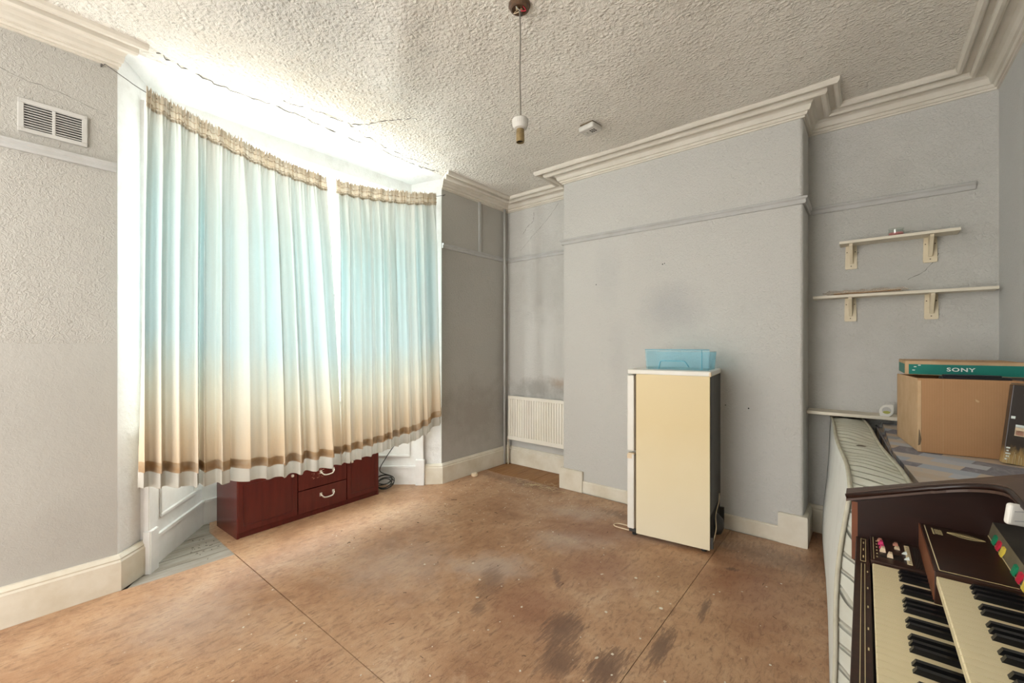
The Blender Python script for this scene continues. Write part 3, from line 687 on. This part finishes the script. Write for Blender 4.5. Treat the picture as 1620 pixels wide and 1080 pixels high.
# ------------------------------------------------------------------ radiator and corner pipes
def radiator():
    x0, x1, z0, z1, yf = -3.045, -2.05, .285, .768, 3.635
    x1 = -2.19
    t = thing('radiator', 'cream ribbed panel radiator low in the alcove', 'radiator', (x0, yf, z0))
    # pressed front: one continuous fluted sheet
    prof = []; n = 26; st = (x1-x0-.03)/n
    prof.append((x0, yf+.006)); prof.append((x0+.012, yf+.001))
    for i in range(n):
        a = x0+.015+i*st; prof += [(a, yf), (a+st*.62, yf), (a+st*.70, yf+.009), (a+st*.92, yf+.009)]
    prof += [(x1-.012, yf+.001), (x1, yf+.006)]
    back = [(p[0], yf+.018) for p in (prof[-1], prof[0])]
    prism('panel', prof+back, z0+.045, z1-.035, 'radiator', t)
    box('top_rail', (x0, yf, z1-.035), (x1, yf+.018, z1), 'radiator', t, .004); box('bottom_rail', (x0, yf, z0), (x1, yf+.018, z0+.045), 'radiator', t, .004)
    box('convector_fins', (x0+.03, yf+.02, z0+.01), (x1, yf+.06, z1-.02), 'black', t)
    box('back_panel', (x0+.01, yf+.062, z0+.01), (x1, yf+.075, z1-.01), 'radiator', t)
    for x in (x0+.15, x1-.12): box('wall_bracket', (x, yf+.05, z0+.02), (x+.03, YB, z1-.06), 'radiator', t)
    tube('valve', [(x0+.01, yf+.03, z0+.02), (x0-.02, yf+.03, z0+.02), (x0-.022, yf+.03, z0-.03)], .012, 'pale_metal', t, 10)
    tube('tail_pipe', [(x0-.022, yf+.03, z0-.02), (x0-.022, yf+.03, 0)], .0075, 'gloss', t, 8)
radiator()
tag(tube('riser_pipe', [(XL+.030, 3.655, 0), (XL+.030, 3.655, 1.2), (XL+.034, 3.652, 2.2), (XL+.030, 3.655, 2.84)], .013, 'rail', None, 10), 'grey painted pipe rising up the corner beside the radiator', 'pipe')
tag(tube('riser_pipe', [(XL+.058, 3.690, 0), (XL+.058, 3.690, .60)], .008, 'gloss', None, 8), 'thin cream pipe in the corner behind the radiator valve', 'pipe')
t = thing('round_lid', 'small cream round lid lying by the skirting near the corner', 'lid', (-3.055, 3.12, 0))
lathe('lid_body', [(.030, 0), (.034, .004), (.034, .022), (.030, .027), (0, .028)], (0, 0, 0), 'beige_tab', t, 20, False); lathe('lid_rim', [(.026, .027), (.026, .031), (.022, .031), (.022, .027)], (0, 0, 0), 'gloss', t, 20, False)
# ------------------------------------------------------------------ vent, smoke alarm, pendant
t = thing('wall_vent', 'louvred grey wall vent above the picture rail', 'vent', (XL, .2, 2.355))
y0, y1, z0, z1 = .083, .322, 2.358, 2.518
box('back_plate', (XL-.001, y0+.01, z0+.01), (XL+.002, y1-.01, z1-.01), 'dark_hole', t)
for a, b in (((y0, z0), (y1, z0+.020)), ((y0, z1-.020), (y1, z1)), ((y0, z0+.020), (y0+.020, z1-.020)), ((y1-.020, z0+.020), (y1, z1-.020)), (((y0+y1)/2-.006, z0+.020), ((y0+y1)/2+.006, z1-.020))):
    box('frame', (XL, a[0], a[1]), (XL+.012, b[0], b[1]), 'vent', t, .002)
for i in range(10):
    z = z0+.024+i*.0123
    for a, b in ((y0+.020, (y0+y1)/2-.006), ((y0+y1)/2+.006, y1-.020)):
        prism('slat', [(XL+.002, z+.008), (XL+.011, z), (XL+.011, z+.003), (XL+.002, z+.0105)], a, b, 'vent', t, 1)
for y in (y0+.01, y1-.01):
    for z in (z0+.01, z1-.01): box('screw', (XL+.012, y-.003, z-.003), (XL+.0135, y+.003, z+.003), 'grey_plastic', t, .001)
zs = ZC+sag(-1.53, 2.755)
t = thing('smoke_alarm', 'small rectangular white smoke alarm fixed to the ceiling', 'alarm', (-1.53, 2.755, zs), R(-8))
box('base_plate', (-.056, -.05, -.012), (.056, .05, .004), 'seal', t, .004, world=False)
bm = bmesh.new(); vs = bm_box(bm, (-.066, -.058, -.048), (.066, .058, -.010), .012, 3)
bm_obj('housing', bm, 'grey_plastic', t, False)
for i in range(3):
    for j in range(2): box('grille_slot', (.005+i*.016, -.02+j*.022, -.0488), (.015+i*.016, -.004+j*.022, -.0475), 'dark_hole', t, 0, world=False)
box('test_button', (-.045, -.015, -.051), (-.022, .010, -.047), 'grey_plastic', t, .003, world=False)
PX, PY = -1.256, 1.585
zs = ZC+sag(PX, PY)
t = thing('pendant_lamp', 'bare pendant lamp holder on a flex from an open ceiling rose', 'lamp', (PX, PY, zs))
r = lathe('ceiling_rose', [(.050, .004), (.052, -.006), (.045, -.010), (.045, -.022), (.036, -.026), (.032, -.014), (0, -.014)], (0, 0, 0), 'rose', t, 20, False)
for a in range(3): box('terminal', (.010*math.cos(a*2.1)-.006, .014*math.sin(a*2.1)-.004, -.028), (.010*math.cos(a*2.1)+.006, .014*math.sin(a*2.1)+.006, -.013), 'brass', r, .001, world=False)
for a in range(4): tube('rose_wire', spline([(.02*math.cos(a*1.5), .02*math.sin(a*1.5), -.016), (.03*math.cos(a*1.5+.4), .03*math.sin(a*1.5+.4), -.034), (.004, .004, -.030)], 5), .002, ['red', 'black', 'beige_tab', 'white_plastic'][a], r, 5, world=False)
zt = 2.394-zs
tube('flex', spline([(0, 0, -.015), (.003, .002, -.15), (-.001, .004, -.32), (.004, .003, zt+.02), (.003, .002, zt-.005)], 8), .0032, 'cord', t, 8, world=False)
lathe('shade_ring', [(.010, zt+.004), (.034, zt), (.039, zt-.006), (.037, zt-.030), (.030, zt-.046), (.018, zt-.050)], (.003, .002, 0), 'grey_plastic', t, 24, False)
lathe('lamp_holder', [(.018, zt-.050), (.019, zt-.068), (.0175, zt-.070), (.0195, zt-.072), (.0195, zt-.110), (.0165, zt-.110), (.0165, zt-.085), (0, zt-.085)], (.003, .002, 0), 'old_brass', t, 20, False)
lathe('socket_hole', [(.0163, zt-.1005), (0, zt-.1000)], (.003, .002, 0), 'dark_hole', t, 16, False)
# ------------------------------------------------------------------ alcove shelves
def shelf(label, x0, x1, zt, xs, depth):
    t = thing('wall_shelf', label, 'shelf', (x0, YB, zt))
    box('board', (x0, YB-depth, zt-.018), (x1, YB, zt), 'shelf_w', t, .002)
    for xc in xs:
        b = prism('bracket', [(xc-.030, zt-.175), (xc+.030, zt-.175), (xc+.033, zt-.165), (xc+.030, zt-.018), (xc-.030, zt-.018), (xc-.033, zt-.165)], YB-.014, YB, 'pine', t, 1, bevel=.002)
        prism('gusset', [(YB-.014, zt-.018), (YB-.014, zt-.138), (YB-.024, zt-.138), (YB-depth+.02, zt-.030), (YB-depth+.02, zt-.018)], xc-.009, xc+.009, 'pine', b, 0)
        for z in (zt-.155, zt-.06):
            for dx in ((0,) if z < zt-.1 else (-.022, .022)): box('screw', (xc+dx-.003, YB-.0155, z-.003), (xc+dx+.003, YB-.0135, z+.003), 'seal', b, .001)
shelf('shorter upper cream shelf on two brackets in the alcove', -.128, .440, 2.020, (-.068, .320), .135)
shelf('longer lower cream shelf on two brackets in the alcove', -.275, .592, 1.664, (-.072, .325), .125)
tag(box('alcove_ledge', (XB+.003, YB-.17, .855), (.30, YB, .877), 'shelf_w', None, .003), 'narrow cream ledge at mattress height along the alcove wall', 'shelf')
t = thing('candle_jar', 'little glass jar with pink wax on the upper alcove shelf', 'candle', (.158, 3.672, 2.020))
lathe('jar', [(.024, .001), (.036, .006), (.041, .022), (.036, .040), (.040, .050), (.037, .050), (.033, .040), (.038, .022), (.033, .008), (0, .004)], (0, 0, 0), 'jar_glass', t, 20, False, True)
lathe('wax', [(0, .004), (.032, .007), (.036, .018), (.034, .024), (0, .022)], (0, 0, 0), 'wax', t, 20, False, True)
t = thing('plastic_packet', 'long crumpled clear packet with thin rods on the lower shelf', 'packet', (-.02, 3.64, 1.664), R(-2))
for i in range(4): tube('rod', [(-.14, -.012+i*.008, .006+.003*(i % 2)), (.20, -.02+i*.011, .010+.003*(i % 2))], .0035, ['board_brown', 'straw', 'straw', 'twig'][i], t, 6, world=False)
vs = []; fs = []; rnd = random.Random(2); nn = 26
for i in range(nn):
    xx = -.20+.44*i/(nn-1); r_ = .016+.008*rnd.random() if 1 < i < nn-2 else .006
    for k in range(9):
        a = 2*math.pi*k/9; q = r_*rnd.uniform(.75, 1.25); vs.append((xx+rnd.uniform(-.006, .006), 1.5*q*math.cos(a), max(.001, .014+q*.75*math.sin(a))))
for i in range(nn-1):
    for k in range(9): fs.append([i*9+k, i*9+(k+1) % 9, (i+1)*9+(k+1) % 9, (i+1)*9+k])
obj('film_sleeve', vs, fs, 'film', t, False)
t = thing('air_freshener', 'leaf-shaped white and green air freshener on the alcove ledge', 'air freshener', (.108, 3.60, .877), R(0))
leaf = [(-.030, 0), (.012, .0), (.024, .006), (.033, .018), (.036, .034), (.034, .074), (-.006, .072), (-.022, .062), (-.030, .046), (-.034, .028)]
prism('case', leaf, -.010, .014, 'white_plastic', t, 1, False, .003)
lathe('window', [(.022, 0), (.022, .003), (0, .004)], (0, 0, 0), 'vent', t, 18, False); o = C.objects[-1]; o.rotation_euler = (R(90), 0, 0); o.location = (.002, -.0095, .038)
prism('gel', [(-.018, .026), (-.010, .019), (.004, .017), (.016, .021), (.021, .030), (.006, .036), (-.010, .034)], -.0145, -.012, 'gel', t, 1, False)
# ------------------------------------------------------------------ mattresses standing on edge
def mattress():
    L, T, H = 1.88, .168, .835
    t = thing('mattress', 'cream quilted mattress standing on its long edge beside the organ', 'mattress', (-.174, 3.725, 0), R(4.1))
    def slab(n, xa, xb, ya, yb, za, zb, mat, nx, ny, nz, bul):
        bm = bmesh.new(); bm_box(bm, (xa, ya, za), (xb, yb, zb)); bmesh.ops.subdivide_edges(bm, edges=bm.edges[:], cuts=14, use_grid_fill=True)
        for v in bm.verts:
            u = (v.co.x-xa)/(xb-xa)*2-1; w = (v.co.z-za)/(zb-za); l = (v.co.y-ya)/(yb-ya)
            b = bul*math.sin(math.pi*w)*(.6+.4*math.sin(math.pi*l))
            v.co.x += u*b + -.050*(1-w)
            v.co.x += .006*math.sin(l*9)*(w-.2)+.006*math.sin(w*7+l*4)
            if w > .99: v.co.z += .010*math.sin(math.pi*(u+1)/2)+.006*math.sin(l*11)
        return bm_obj(n, bm, mat, t, False, True)
    bd = slab('body', 0, T, -L, 0, 0, H, 'matt_side', 1, 1, 1, .014)
    me = bd.data; me.materials.append(M['matt_quilt'])
    for p in me.polygons:
        n = p.normal
        if abs(n.x) < .6: p.material_index = 1
        p.use_smooth = abs(n.x) < .6 or True
    # edge piping follows the body outline
    for s in (0, 1):
        def off(l, w):
            u = -1 if s == 0 else 1; b = .014*math.sin(math.pi*w)*(.6+.4*math.sin(math.pi*l))
            return s*T+u*b-.05*(1-w)+.006*math.sin(l*9)*(w-.2)+.006*math.sin(w*7+l*4)
        top = [(off(1-i/40, 1), -L*(i/40), H+.004+.006*math.sin((1-i/40)*11)) for i in range(41)]
        end = [(off(0, 1-i/30), -L-.003, H*(1-i/30)) for i in range(31)]
        tube('piping', top+end[1:], .0075, 'piping', t, 8, world=False)
mattress()
def base_slab():
    # soft divan-like pad with patchwork cover
    t = thing('upholstered_pad', 'bulky patchwork-covered pad carrying the cardboard box', 'mattress', (.30, 2.85, 0))
    poly = [(.060, 3.715), (.105, 2.75), (.150, 1.90), (.565, 1.88), (.585, 3.715)]
    bm = bmesh.new(); v, f = prism_data(poly, .0, .822); bv = [bm.verts.new(p) for p in v]
    for q in f: bm.faces.new([bv[i] for i in q])
    bmesh.ops.bevel(bm, geom=bm.edges[:], offset=.030, segments=4, affect='EDGES')
    bm_obj('cover', bm, 'patchwork', t, smooth=False)
    tube('seam', [(.062, 3.70, .80), (.104, 2.75, .80), (.147, 1.905, .80)], .004, 'lining_pad', t, 6)
M['lining_pad'] = sheen('pad_seam', (.45, .46, .48), .8)
base_slab()
# ------------------------------------------------------------------ boxes on the pad
BZ = .824
def cardboard():
    a = R(7.5); w, d, h, th = .345, .42, .348, .006
    t = thing('cardboard_box', 'open brown cardboard box standing on the patchwork pad', 'box', (.197, 2.785, BZ), a)
    B = lambda n, p, q, m='card', par=None: box(n, p, q, m, par or t, .0012, 1, False)
    fp = B('front_panel', (0, 0, 0), (w, th, h)); B('back_panel', (0, d-th, 0), (w, d, h-.004))
    B('side_panel', (0, th, 0), (th, d-th, h-.002), 'card_light'); B('side_panel', (w-th, th, 0), (w, d-th, h-.002)); B('bottom_panel', (th, th, 0), (w-th, d-th, th))  # first side panel paler: brighter light from the window put into its colour
    B('corner_flap', (-.001, -.0015, .003), (.012, .001, h-.01), 'card_light', fp)
    prism('tear', [(.0, .03), (.008, .035), (.012, .06), (.006, .10), (.003, .11)], -.002, .0, 'seal', fp, 1, False)
    prism('puncture', [(.190, .262), (.199, .256), (.205, .250), (.200, .246), (.192, .251)], -.0016, .0, 'card_light', fp, 1, False)
    B('crease', (.085, -.0006, .01), (.087, .001, h-.005), 'card_light', fp)
    g = thing('black_gadget', 'flat black appliance sticking up inside the cardboard box', 'appliance', wm(t) @ Vector((.10, .08, th)), a)
    box('casing', (0, 0, 0), (.23, .05, .350), 'foam_black', g, .004, 2, False); box('casing_lip', (.01, .002, .350), (.20, .04, .358), 'foam_black', g, .003, 2, False)
    box('button', (.06, -.001, .322), (.066, .002, .328), 'print_white', g, .0005, 1, False)
cardboard()
def text_obj(txt, size, mat, parent, mtx, ext=.0004, off=0, sx=1.0):
    cu = bpy.data.curves.new('lettering', 'FONT'); cu.body = txt; cu.size = size; cu.extrude = ext; cu.offset = off; cu.resolution_u = 3
    cu.align_x = 'CENTER'; cu.align_y = 'CENTER'; cu.space_character = 1.12
    o = bpy.data.objects.new('lettering_tmp', cu); C.objects.link(o); bpy.context.view_layer.update()
    me = bpy.data.meshes.new_from_object(o.evaluated_get(bpy.context.evaluated_depsgraph_get()))
    bpy.data.objects.remove(o)
    me.transform(mtx @ Matrix.Diagonal((sx, 1, 1, 1))); me.materials.clear(); me.materials.append(M[mat])
    q = bpy.data.objects.new('lettering', me); C.objects.link(q); q.parent = parent
    return q
def sony():
    w, d, h = .415, .40, .072
    t = thing('electronics_carton', 'flat electronics carton with a teal lettered band, lying on the open box', 'box', (.168, 3.075, BZ+.349), R(.8))
    cb = box('carton', (0, 0, 0), (w, d, h), 'card_light', t, .002, 2, False)
    box('front_band', (.014, -.0008, .003), (w-.002, .001, .055), 'teal', cb, 0, 1, False); box('side_band', (-.0008, .03, .004), (.001, d-.02, .055), 'teal', cb, 0, 1, False)
    text_obj('SONY', .026, 'print_white', cb, Matrix.Translation((.205, -.0012, .030)) @ Matrix.Rotation(R(90), 4, 'X'), .0003, .0006, 1.35)
    for i, (x, y) in enumerate(((.028, .022), (.034, .040), (.05, .048))): box('print_mark', (x, -.0012, y), (x+.010, -.0006, y+.004), 'print_white', cb, 0, 1, False)
    f_ = prism('torn_flap', [(.10, .0), (.16, -.008), (.24, -.006), (.27, -.012), (.36, -.006), (w-.005, .0)], h-.001, h+.0015, 'card', cb, 2, False)
sony()
def product_box():
    b = NB('dark_gift_print')
    z = b.sep(b.co(), 2); nz = b.noise(40, 5, .7, 1, b.mapping(scale=(1, 1, .35)))
    c = b.ramp(b.math('ADD', z, b.math('MULTIPLY', b.math('SUBTRACT', nz, .5), .10)), [(.0, (.50, .36, .16)), (.045, (.40, .26, .10)), (.075, (.050, .038, .030)), (.20, (.045, .036, .032)), (1, (.035, .028, .026))])
    M['gift'] = b.done(c, .3)
    t = thing('gift_carton', 'dark printed carton leaning on the cardboard box', 'box', (.452, 2.745, BZ+.001), R(3))
    rot = Matrix.Rotation(R(6), 4, 'Y') @ Matrix.Rotation(R(-3), 4, 'X')
    c = box('carton', (0, -.022, .004), (.13, .022, .338), 'gift', t, .002, 2, False, rot)
    def Q(n, x0, z0, x1, z1, m): return box(n, (x0, -.0232, z0), (x1, -.0215, z1), m, c, 0, 1, False, rot)
    Q('printed_panel', .055, .06, .125, .24, 'print_grey')
    g = Q('printed_glass', .022, .125, .050, .165, 'beige_tab'); Q('printed_froth', .022, .160, .050, .172, 'print_white'); Q('printed_tea', .025, .128, .047, .148, 'salmon')
    Q('printed_label', .006, .195, .018, .206, 'print_white')
    for i in range(5): Q('printed_letter', .004+.002*(i % 2), .020+i*.012, .012+.003*(i % 3), .026+i*.012, 'print_white')
    for s in (-1, 1): tube('gold_emblem', [rot @ Vector((.040+s*.004, -.0234, .330)), rot @ Vector((.040-s*.003, -.0234, .312)), rot @ Vector((.040+s*.006, -.0234, .298))], .0022, 'gold', c, 5, world=False)
    tube('printed_cord', [rot @ Vector(p) for p in spline([(.10, -.0235, .30), (.070, -.0235, .28), (.056, -.0235, .25), (.062, -.0235, .225), (.075, -.0235, .25), (.085, -.0235, .29)], 6)], .0018, 'salmon', c, 5, world=False)
    for i in range(14):
        x = .01+i*.0085; tube('printed_straw', [rot @ Vector((x, -.0233, .006)), rot @ Vector((x+random.uniform(-.004, .006), -.0233, random.uniform(.03, .06)))], .0013, 'gold' if i % 2 else 'straw', c, 4, world=False)
    prism('lid_flap', [(-.012, -.03), (.11, -.03), (.10, .03), (.0, .03)], .342, .3435, 'gift', t, 2, False).rotation_euler = (0, R(6), 0)
M['print_grey'] = sheen('printed_grey_panel', (.16, .17, .18), .3)
product_box()
# ------------------------------------------------------------------ the organ
def organ():
    t = thing('electric_organ', 'dark walnut two-manual electric organ with ivory keys against the right wall', 'organ', (.25, 1.15, 0))
    YF, YN = 1.765, .62                                       # inner faces of the far and near cheeks
    Bx = lambda n, a, b, m='walnut', p=None, bv=.0015: box(n, a, b, m, p or t, bv, 2)
    # cheeks with a sloping top
    def cheek(ya, yb):
        pl = [(-.030, .640), (-.030, .826), (.33, .960), (.50, .972), (.50, .0), (.26, .0), (.26, .56), (.02, .60)]
        return prism('cheek', pl, ya, yb, 'walnut', t, 1, bevel=.002)
    cf = cheek(YF, YF+.036); cheek(YN-.036, YN)
    Bx('edge_banding', (-.031, YF-.0008, .640), (-.016, YF+.002, .825), 'walnut_edge', cf, 0)
    # top board: slopes up and widens behind the manuals with a rounded inner corner
    inner = [(-.045, YF-.006)] + [(.150, YF-.020)] + [(.285-.125+.125*math.sin(R(a)), (YF-.026-.125)+.125*math.cos(R(a))) for a in range(0, 91, 10)] + [(.285, .60)]
    outl = [(-.045, 1.818)] + inner + [(.47, .58), (.47, 1.818)]
    zt = lambda x: .850+.364*(min(x, .40)+.045)
    bm = bmesh.new(); lo = [bm.verts.new((x, y, zt(x)-.026)) for x, y in outl]; hi = [bm.verts.new((x, y, zt(x))) for x, y in outl]; n = len(outl)
    bm.faces.new(hi); bm.faces.new(lo[::-1])
    for i in range(n): bm.faces.new([lo[i], lo[(i+1) % n], hi[(i+1) % n], hi[i]])
    bmesh.ops.triangulate(bm, faces=[f for f in bm.faces if len(f.verts) > 4])
    tb = bm_obj('top_board', bm, 'walnut_top', t); tb['label'] = 'dusty brown sloping top'
    tube('moulded_edge', [(x, y-.001, zt(x)-.010) for x, y in inner], .008, 'walnut', tb, 8)
    Bx('rear_panel', (.47, YN-.03, .0), (.50, YF+.03, .98)); Bx('music_panel', (.435, YN, .83), (.45, YF, .975), 'walnut', None)
    Bx('knee_panel', (.27, YN, .03), (.285, YF, .62)); Bx('key_bed', (-.012, YN, .625), (.435, YF, .672), 'walnut')
    # key slip with gold lines
    ks = Bx('key_slip', (-.020, YN, .628), (.0135, YF, .716), 'walnut_panel', None, .002)
    for x in (-.0065, .001): Bx('gold_line', (x, .70, .7155), (x+.0012, 1.555, .7165), 'gold', ks, 0)
    for x in (-.008, .003): Bx('gold_line', (x, 1.572, .7155), (x+.0012, 1.752, .7165), 'gold', ks, 0)
    for y in (1.572, 1.750): Bx('gold_line', (-.008, y, .7155), (.0042, y+.0014, .7165), 'gold', ks, 0)
    for i, y in enumerate((1.60, 1.655, 1.71)): Bx('gold_mark', (-.0028, y, .7155), (.0, y+.016, .7165), 'gold', ks, 0)
    for y in (1.50, 1.40, 1.30, 1.20, 1.12): Bx('gold_mark', (.006, y, .7155), (.0085, y+.010, .7165), 'gold', ks, 0)
    # the two manuals: F..C, 26 white keys and 18 black keys each
    def manual(x0, xe, ystart, z, xbl, kw=.02358):
        hang = .018
        v, f = prism_data([(x0, z-hang), (x0, z-.002), (x0+.002, z), (xe, z), (xe, z-hang)], -kw+.0008, -.0008, 1)
        wme = None; bme = None
        for k in range(26):
            if wme is None:
                o = obj('white_key', v, f, 'ivory', t, False); wme = o.data; base = o
            else:
                o = base.copy(); C.objects.link(o); o.parent = t
            o.location = (-.25, ystart-1.15-k*kw, 0)
        first = None
        for k in range(26):
            if k % 7 in (0, 1, 2, 4, 5) and k < 25:
                if first is None:
                    hw = .0062
                    a = [(xbl, -hw, z), (xbl, hw, z), (xbl+.006, -hw+.0012, z+.0105), (xbl+.006, hw-.0012, z+.0105), (xe, -hw+.0014, z+.0125), (xe, hw-.0014, z+.0125), (xe, -hw, z-.004), (xe, hw, z-.004), (xbl, -hw, z-.004), (xbl, hw, z-.004)]
                    ff = [[0, 1, 3, 2], [2, 3, 5, 4], [4, 5, 7, 6], [6, 7, 9, 8], [8, 9, 1, 0], [0, 2, 4, 6, 8], [1, 9, 7, 5, 3]]
                    o = obj('black_key', a, ff, 'key_black', t, False); first = o
                else:
                    o = first.copy(); C.objects.link(o); o.parent = t
                o.location = (-.25, ystart-1.15-(k+1)*kw, 0)
    manual(.018, .185, 1.565, .720, .070)
    manual(.131, .268, 1.410, .787, .182)
    kl = 26*.02358
    Bx('lower_end_block', (.0135, YN, .672), (.14, 1.565-kl-.003, .722), 'walnut_panel'); 
    # lower control panel
    lp = Bx('lower_control_panel', (.0145, 1.569, .672), (.131, YF, .727), 'walnut_panel', None, .002)
    Bx('panel_line', (.021, 1.58, .7265), (.0222, 1.755, .7276), 'gold', lp, 0)
    z = .7275
    for (x, y, m, hh) in ((.036, 1.735, 'salmon', .006), (.038, 1.708, 'pink', .010), (.040, 1.678, 'pink', .008), (.041, 1.653, 'beige_tab', .012), (.056, 1.622, 'beige_tab', .012), (.072, 1.728, 'salmon', .005), (.074, 1.700, 'beige_tab', .005)):
        prism('slider_tab', [(x-.006, z-.002), (x+.008, z-.002), (x+.006, z+hh), (x-.001, z+hh)], y-.008, y+.008, m, lp, 1)
    for i in range(5): Bx('slider_slot', (.030+.004*i, 1.61+i*.008, .7266), (.085, 1.6125+i*.008, .7277), 'dark_hole', lp, 0)
    for i in range(6): Bx('print_mark', (.0275, 1.60+i*.025, .7266), (.0305, 1.604+i*.025, .7277), 'gold', lp, 0)
    cs = Bx('cream_scale', (.092, 1.598, .727), (.103, 1.738, .7285), 'ivory', lp, 0)
    for i in range(10): Bx('scale_slot', (.0955, 1.607+i*.0128, .7284), (.1015, 1.610+i*.0128, .7289), 'seal', cs, 0)
    for (x, y) in ((.084, 1.668), (.087, 1.628)): prism('lever', [(x, z), (x+.012, z), (x+.010, z+.009), (x+.004, z+.005)], y-.003, y+.003, 'print_white', lp, 1)
    for i in range(16): Bx('speaker_slot', (.108, 1.585+i*.010, .7266), (.124, 1.5885+i*.010, .7278), 'dark_hole', lp, 0)
    # upper step, panel and tab rail
    Bx('upper_riser', (.150, YN, .672), (.268, 1.412, .768), 'walnut'); 
    up = Bx('upper_panel', (.128, 1.4135, .672), (.268, YF, .797), 'walnut_panel', None, .002)
    Bx('panel_edge', (.1262, 1.4145, .728), (.1285, YF-.001, .797), 'walnut_edge', up, 0)
    Bx('panel_line', (.1365, 1.425, .7965), (.1385, 1.75, .7976), 'ivory', up, 0); Bx('panel_line', (.1365, 1.4235, .7965), (.262, 1.4252, .7976), 'gold', up, 0)
    rnd = random.Random(11)
    Bx('lettering_block', (.1505, 1.688, .7966), (.1535, 1.738, .7976), 'gold', up, 0)
    for i in range(7): Bx('lettering_line', (.156+.0022*i, 1.690+rnd.uniform(0, .005), .7966), (.1572+.0022*i, 1.736-rnd.uniform(0, .008), .7976), 'gold', up, 0)
    for i in range(26):
        x = .183+i*.0027; s = .022*math.sin(math.pi*(i+1.5)/28)
        p = spline([(x-.002, 1.722-s*.8-i*.0006, .7975), (x+.003, 1.722-s*.2-i*.0006, .7975), (x-.001, 1.722+s*.3-i*.0006, .7975), (x+.003, 1.722+s*.9-i*.0006, .7975)], 3)
        tube('script_stroke', p, .0008, 'gold', up, 4)
    rl = prism('tab_rail', [(.268, .672), (.268, .799), (.276, .838), (.435, .842), (.435, .672)], YN, YF, 'dusty_black', t, 1)
    prism('rail_face', [(.2672, .799), (.2682, .799), (.2762, .838), (.2752, .838)], YN+.002, YF-.002, 'brass_dull', rl, 1)
    Bx('rail_lip', (.2665, YN, .796), (.270, YF, .7995), 'gold', rl, 0)
    rot = lambda x0, y: None
    for gi, yg in enumerate((1.690, 1.494, 1.298, 1.102)):
        for i, m in enumerate(('green', 'red', 'yellow')):
            y = yg-i*.042
            prism('rocker_tab', [(.262, .802), (.264, .800), (.2718, .816), (.2725, .824), (.268, .822)], y-.010, y+.010, m, rl, 1)
    Bx('upper_shelf_dust_line', (.40, YN+.02, .841), (.402, YF-.02, .8428), 'walnut_edge', rl, 0)
    return t
M['brass_dull'] = sheen('tarnished_strip', (.20, .165, .10), .45, (.12, .095, .06), 20)
organ()
# white adaptor hanging off the organ's top board on a black lead
t = thing('plug_adaptor', 'white square adaptor hanging on a black lead from the organ top', 'adaptor', (.276, 1.510, .937), R(30))
bm = bmesh.new(); bm_box(bm, (-.024, -.008, -.026), (.024, .008, .024), .0075, 4, Matrix.Rotation(R(8), 4, 'Y')); bm_obj('body', bm, 'white_plastic', t, False, False)
for i in range(2): box('print_line', (-.014, -.0088, .008-i*.022), (.014-.010*i, -.0078, .0105-i*.022), 'vent', t, 0, 1, False)
tube('lead', spline([(.012, 0, .020), (.020, 0, .036), (.030, .004, .050), (.048, .012, .058), (.075, .02, .068), (.10, .03, .076)], 6), .003, 'rubber', t, 6, world=False)
# ------------------------------------------------------------------ litter on the floor
rnd = random.Random(31)
bm = bmesh.new()
def litter(bm, n, xr, yr, s0, s1, th=.0012):
    for _ in range(n):
        x, y = rnd.uniform(*xr), rnd.uniform(*yr); s = rnd.uniform(s0, s1)
        if (x > -.30 and y > 1.5) or (-1.35 < x < -.68 and y > 2.75): continue
        m = Matrix.Translation((x, y, .0005)) @ Matrix.Rotation(rnd.uniform(0, 6.28), 4, 'Z')
        k = rnd.randint(4, 6); p = [(s*rnd.uniform(.5, 1)*math.cos(6.283*i/k), s*rnd.uniform(.3, .8)*math.sin(6.283*i/k)) for i in range(k)]
        lo = [bm.verts.new(m @ Vector((*q, 0))) for q in p]; hi = [bm.verts.new(m @ Vector((*q, th))) for q in p]
        bm.faces.new(hi); bm.faces.new(lo[::-1])
        for i in range(k): bm.faces.new([lo[i], lo[(i+1) % k], hi[(i+1) % k], hi[i]])
litter(bm, 150, (-2.9, .0), (.6, 3.2), .003, .008); litter(bm, 60, (-3.0, -2.2), (2.2, 3.3), .003, .009); litter(bm, 40, (-2.2, -.8), (2.9, 3.3), .003, .008); litter(bm, 22, (-2.2, -.6), (1.2, 2.6), .006, .014)
tag(bm_obj('paint_flakes', bm, 'flake'), 'scattered pale paint flakes and crumbs over the brown floor', 'debris', kind='stuff')
bm = bmesh.new()
def straws(n, cx, cy, sx, sy, l0, l1, r):
    for _ in range(n):
        x, y = rnd.gauss(cx, sx), rnd.gauss(cy, sy); a = rnd.uniform(0, 6.28); l = rnd.uniform(l0, l1); b = rnd.uniform(-.4, .4)
        P = [(x, y, .003), (x+l*.5*math.cos(a), y+l*.5*math.sin(a), .004+rnd.random()*.006), (x+l*math.cos(a+b), y+l*math.sin(a+b), .003)]
        v, f = tube_data(P, r, 4); bv = [bm.verts.new(p) for p in v]
        for q in f: bm.faces.new([bv[i] for i in q])
straws(55, -2.35, 3.25, .12, .05, .03, .12, .0013)
tag(bm_obj('straw_litter', bm, 'straw'), 'dry pale straw and wood shavings by the radiator alcove', 'debris', kind='stuff')
bm = bmesh.new(); straws(45, -1.6, 2.0, .7, .6, .008, .03, .0012); straws(14, -2.7, 2.2, .2, .5, .01, .05, .0018); straws(22, -3.34, .90, .08, .05, .006, .014, .0012)
tag(bm_obj('dark_litter', bm, 'twig'), 'tiny dark splinters and grit strewn across the floor', 'debris', kind='stuff')
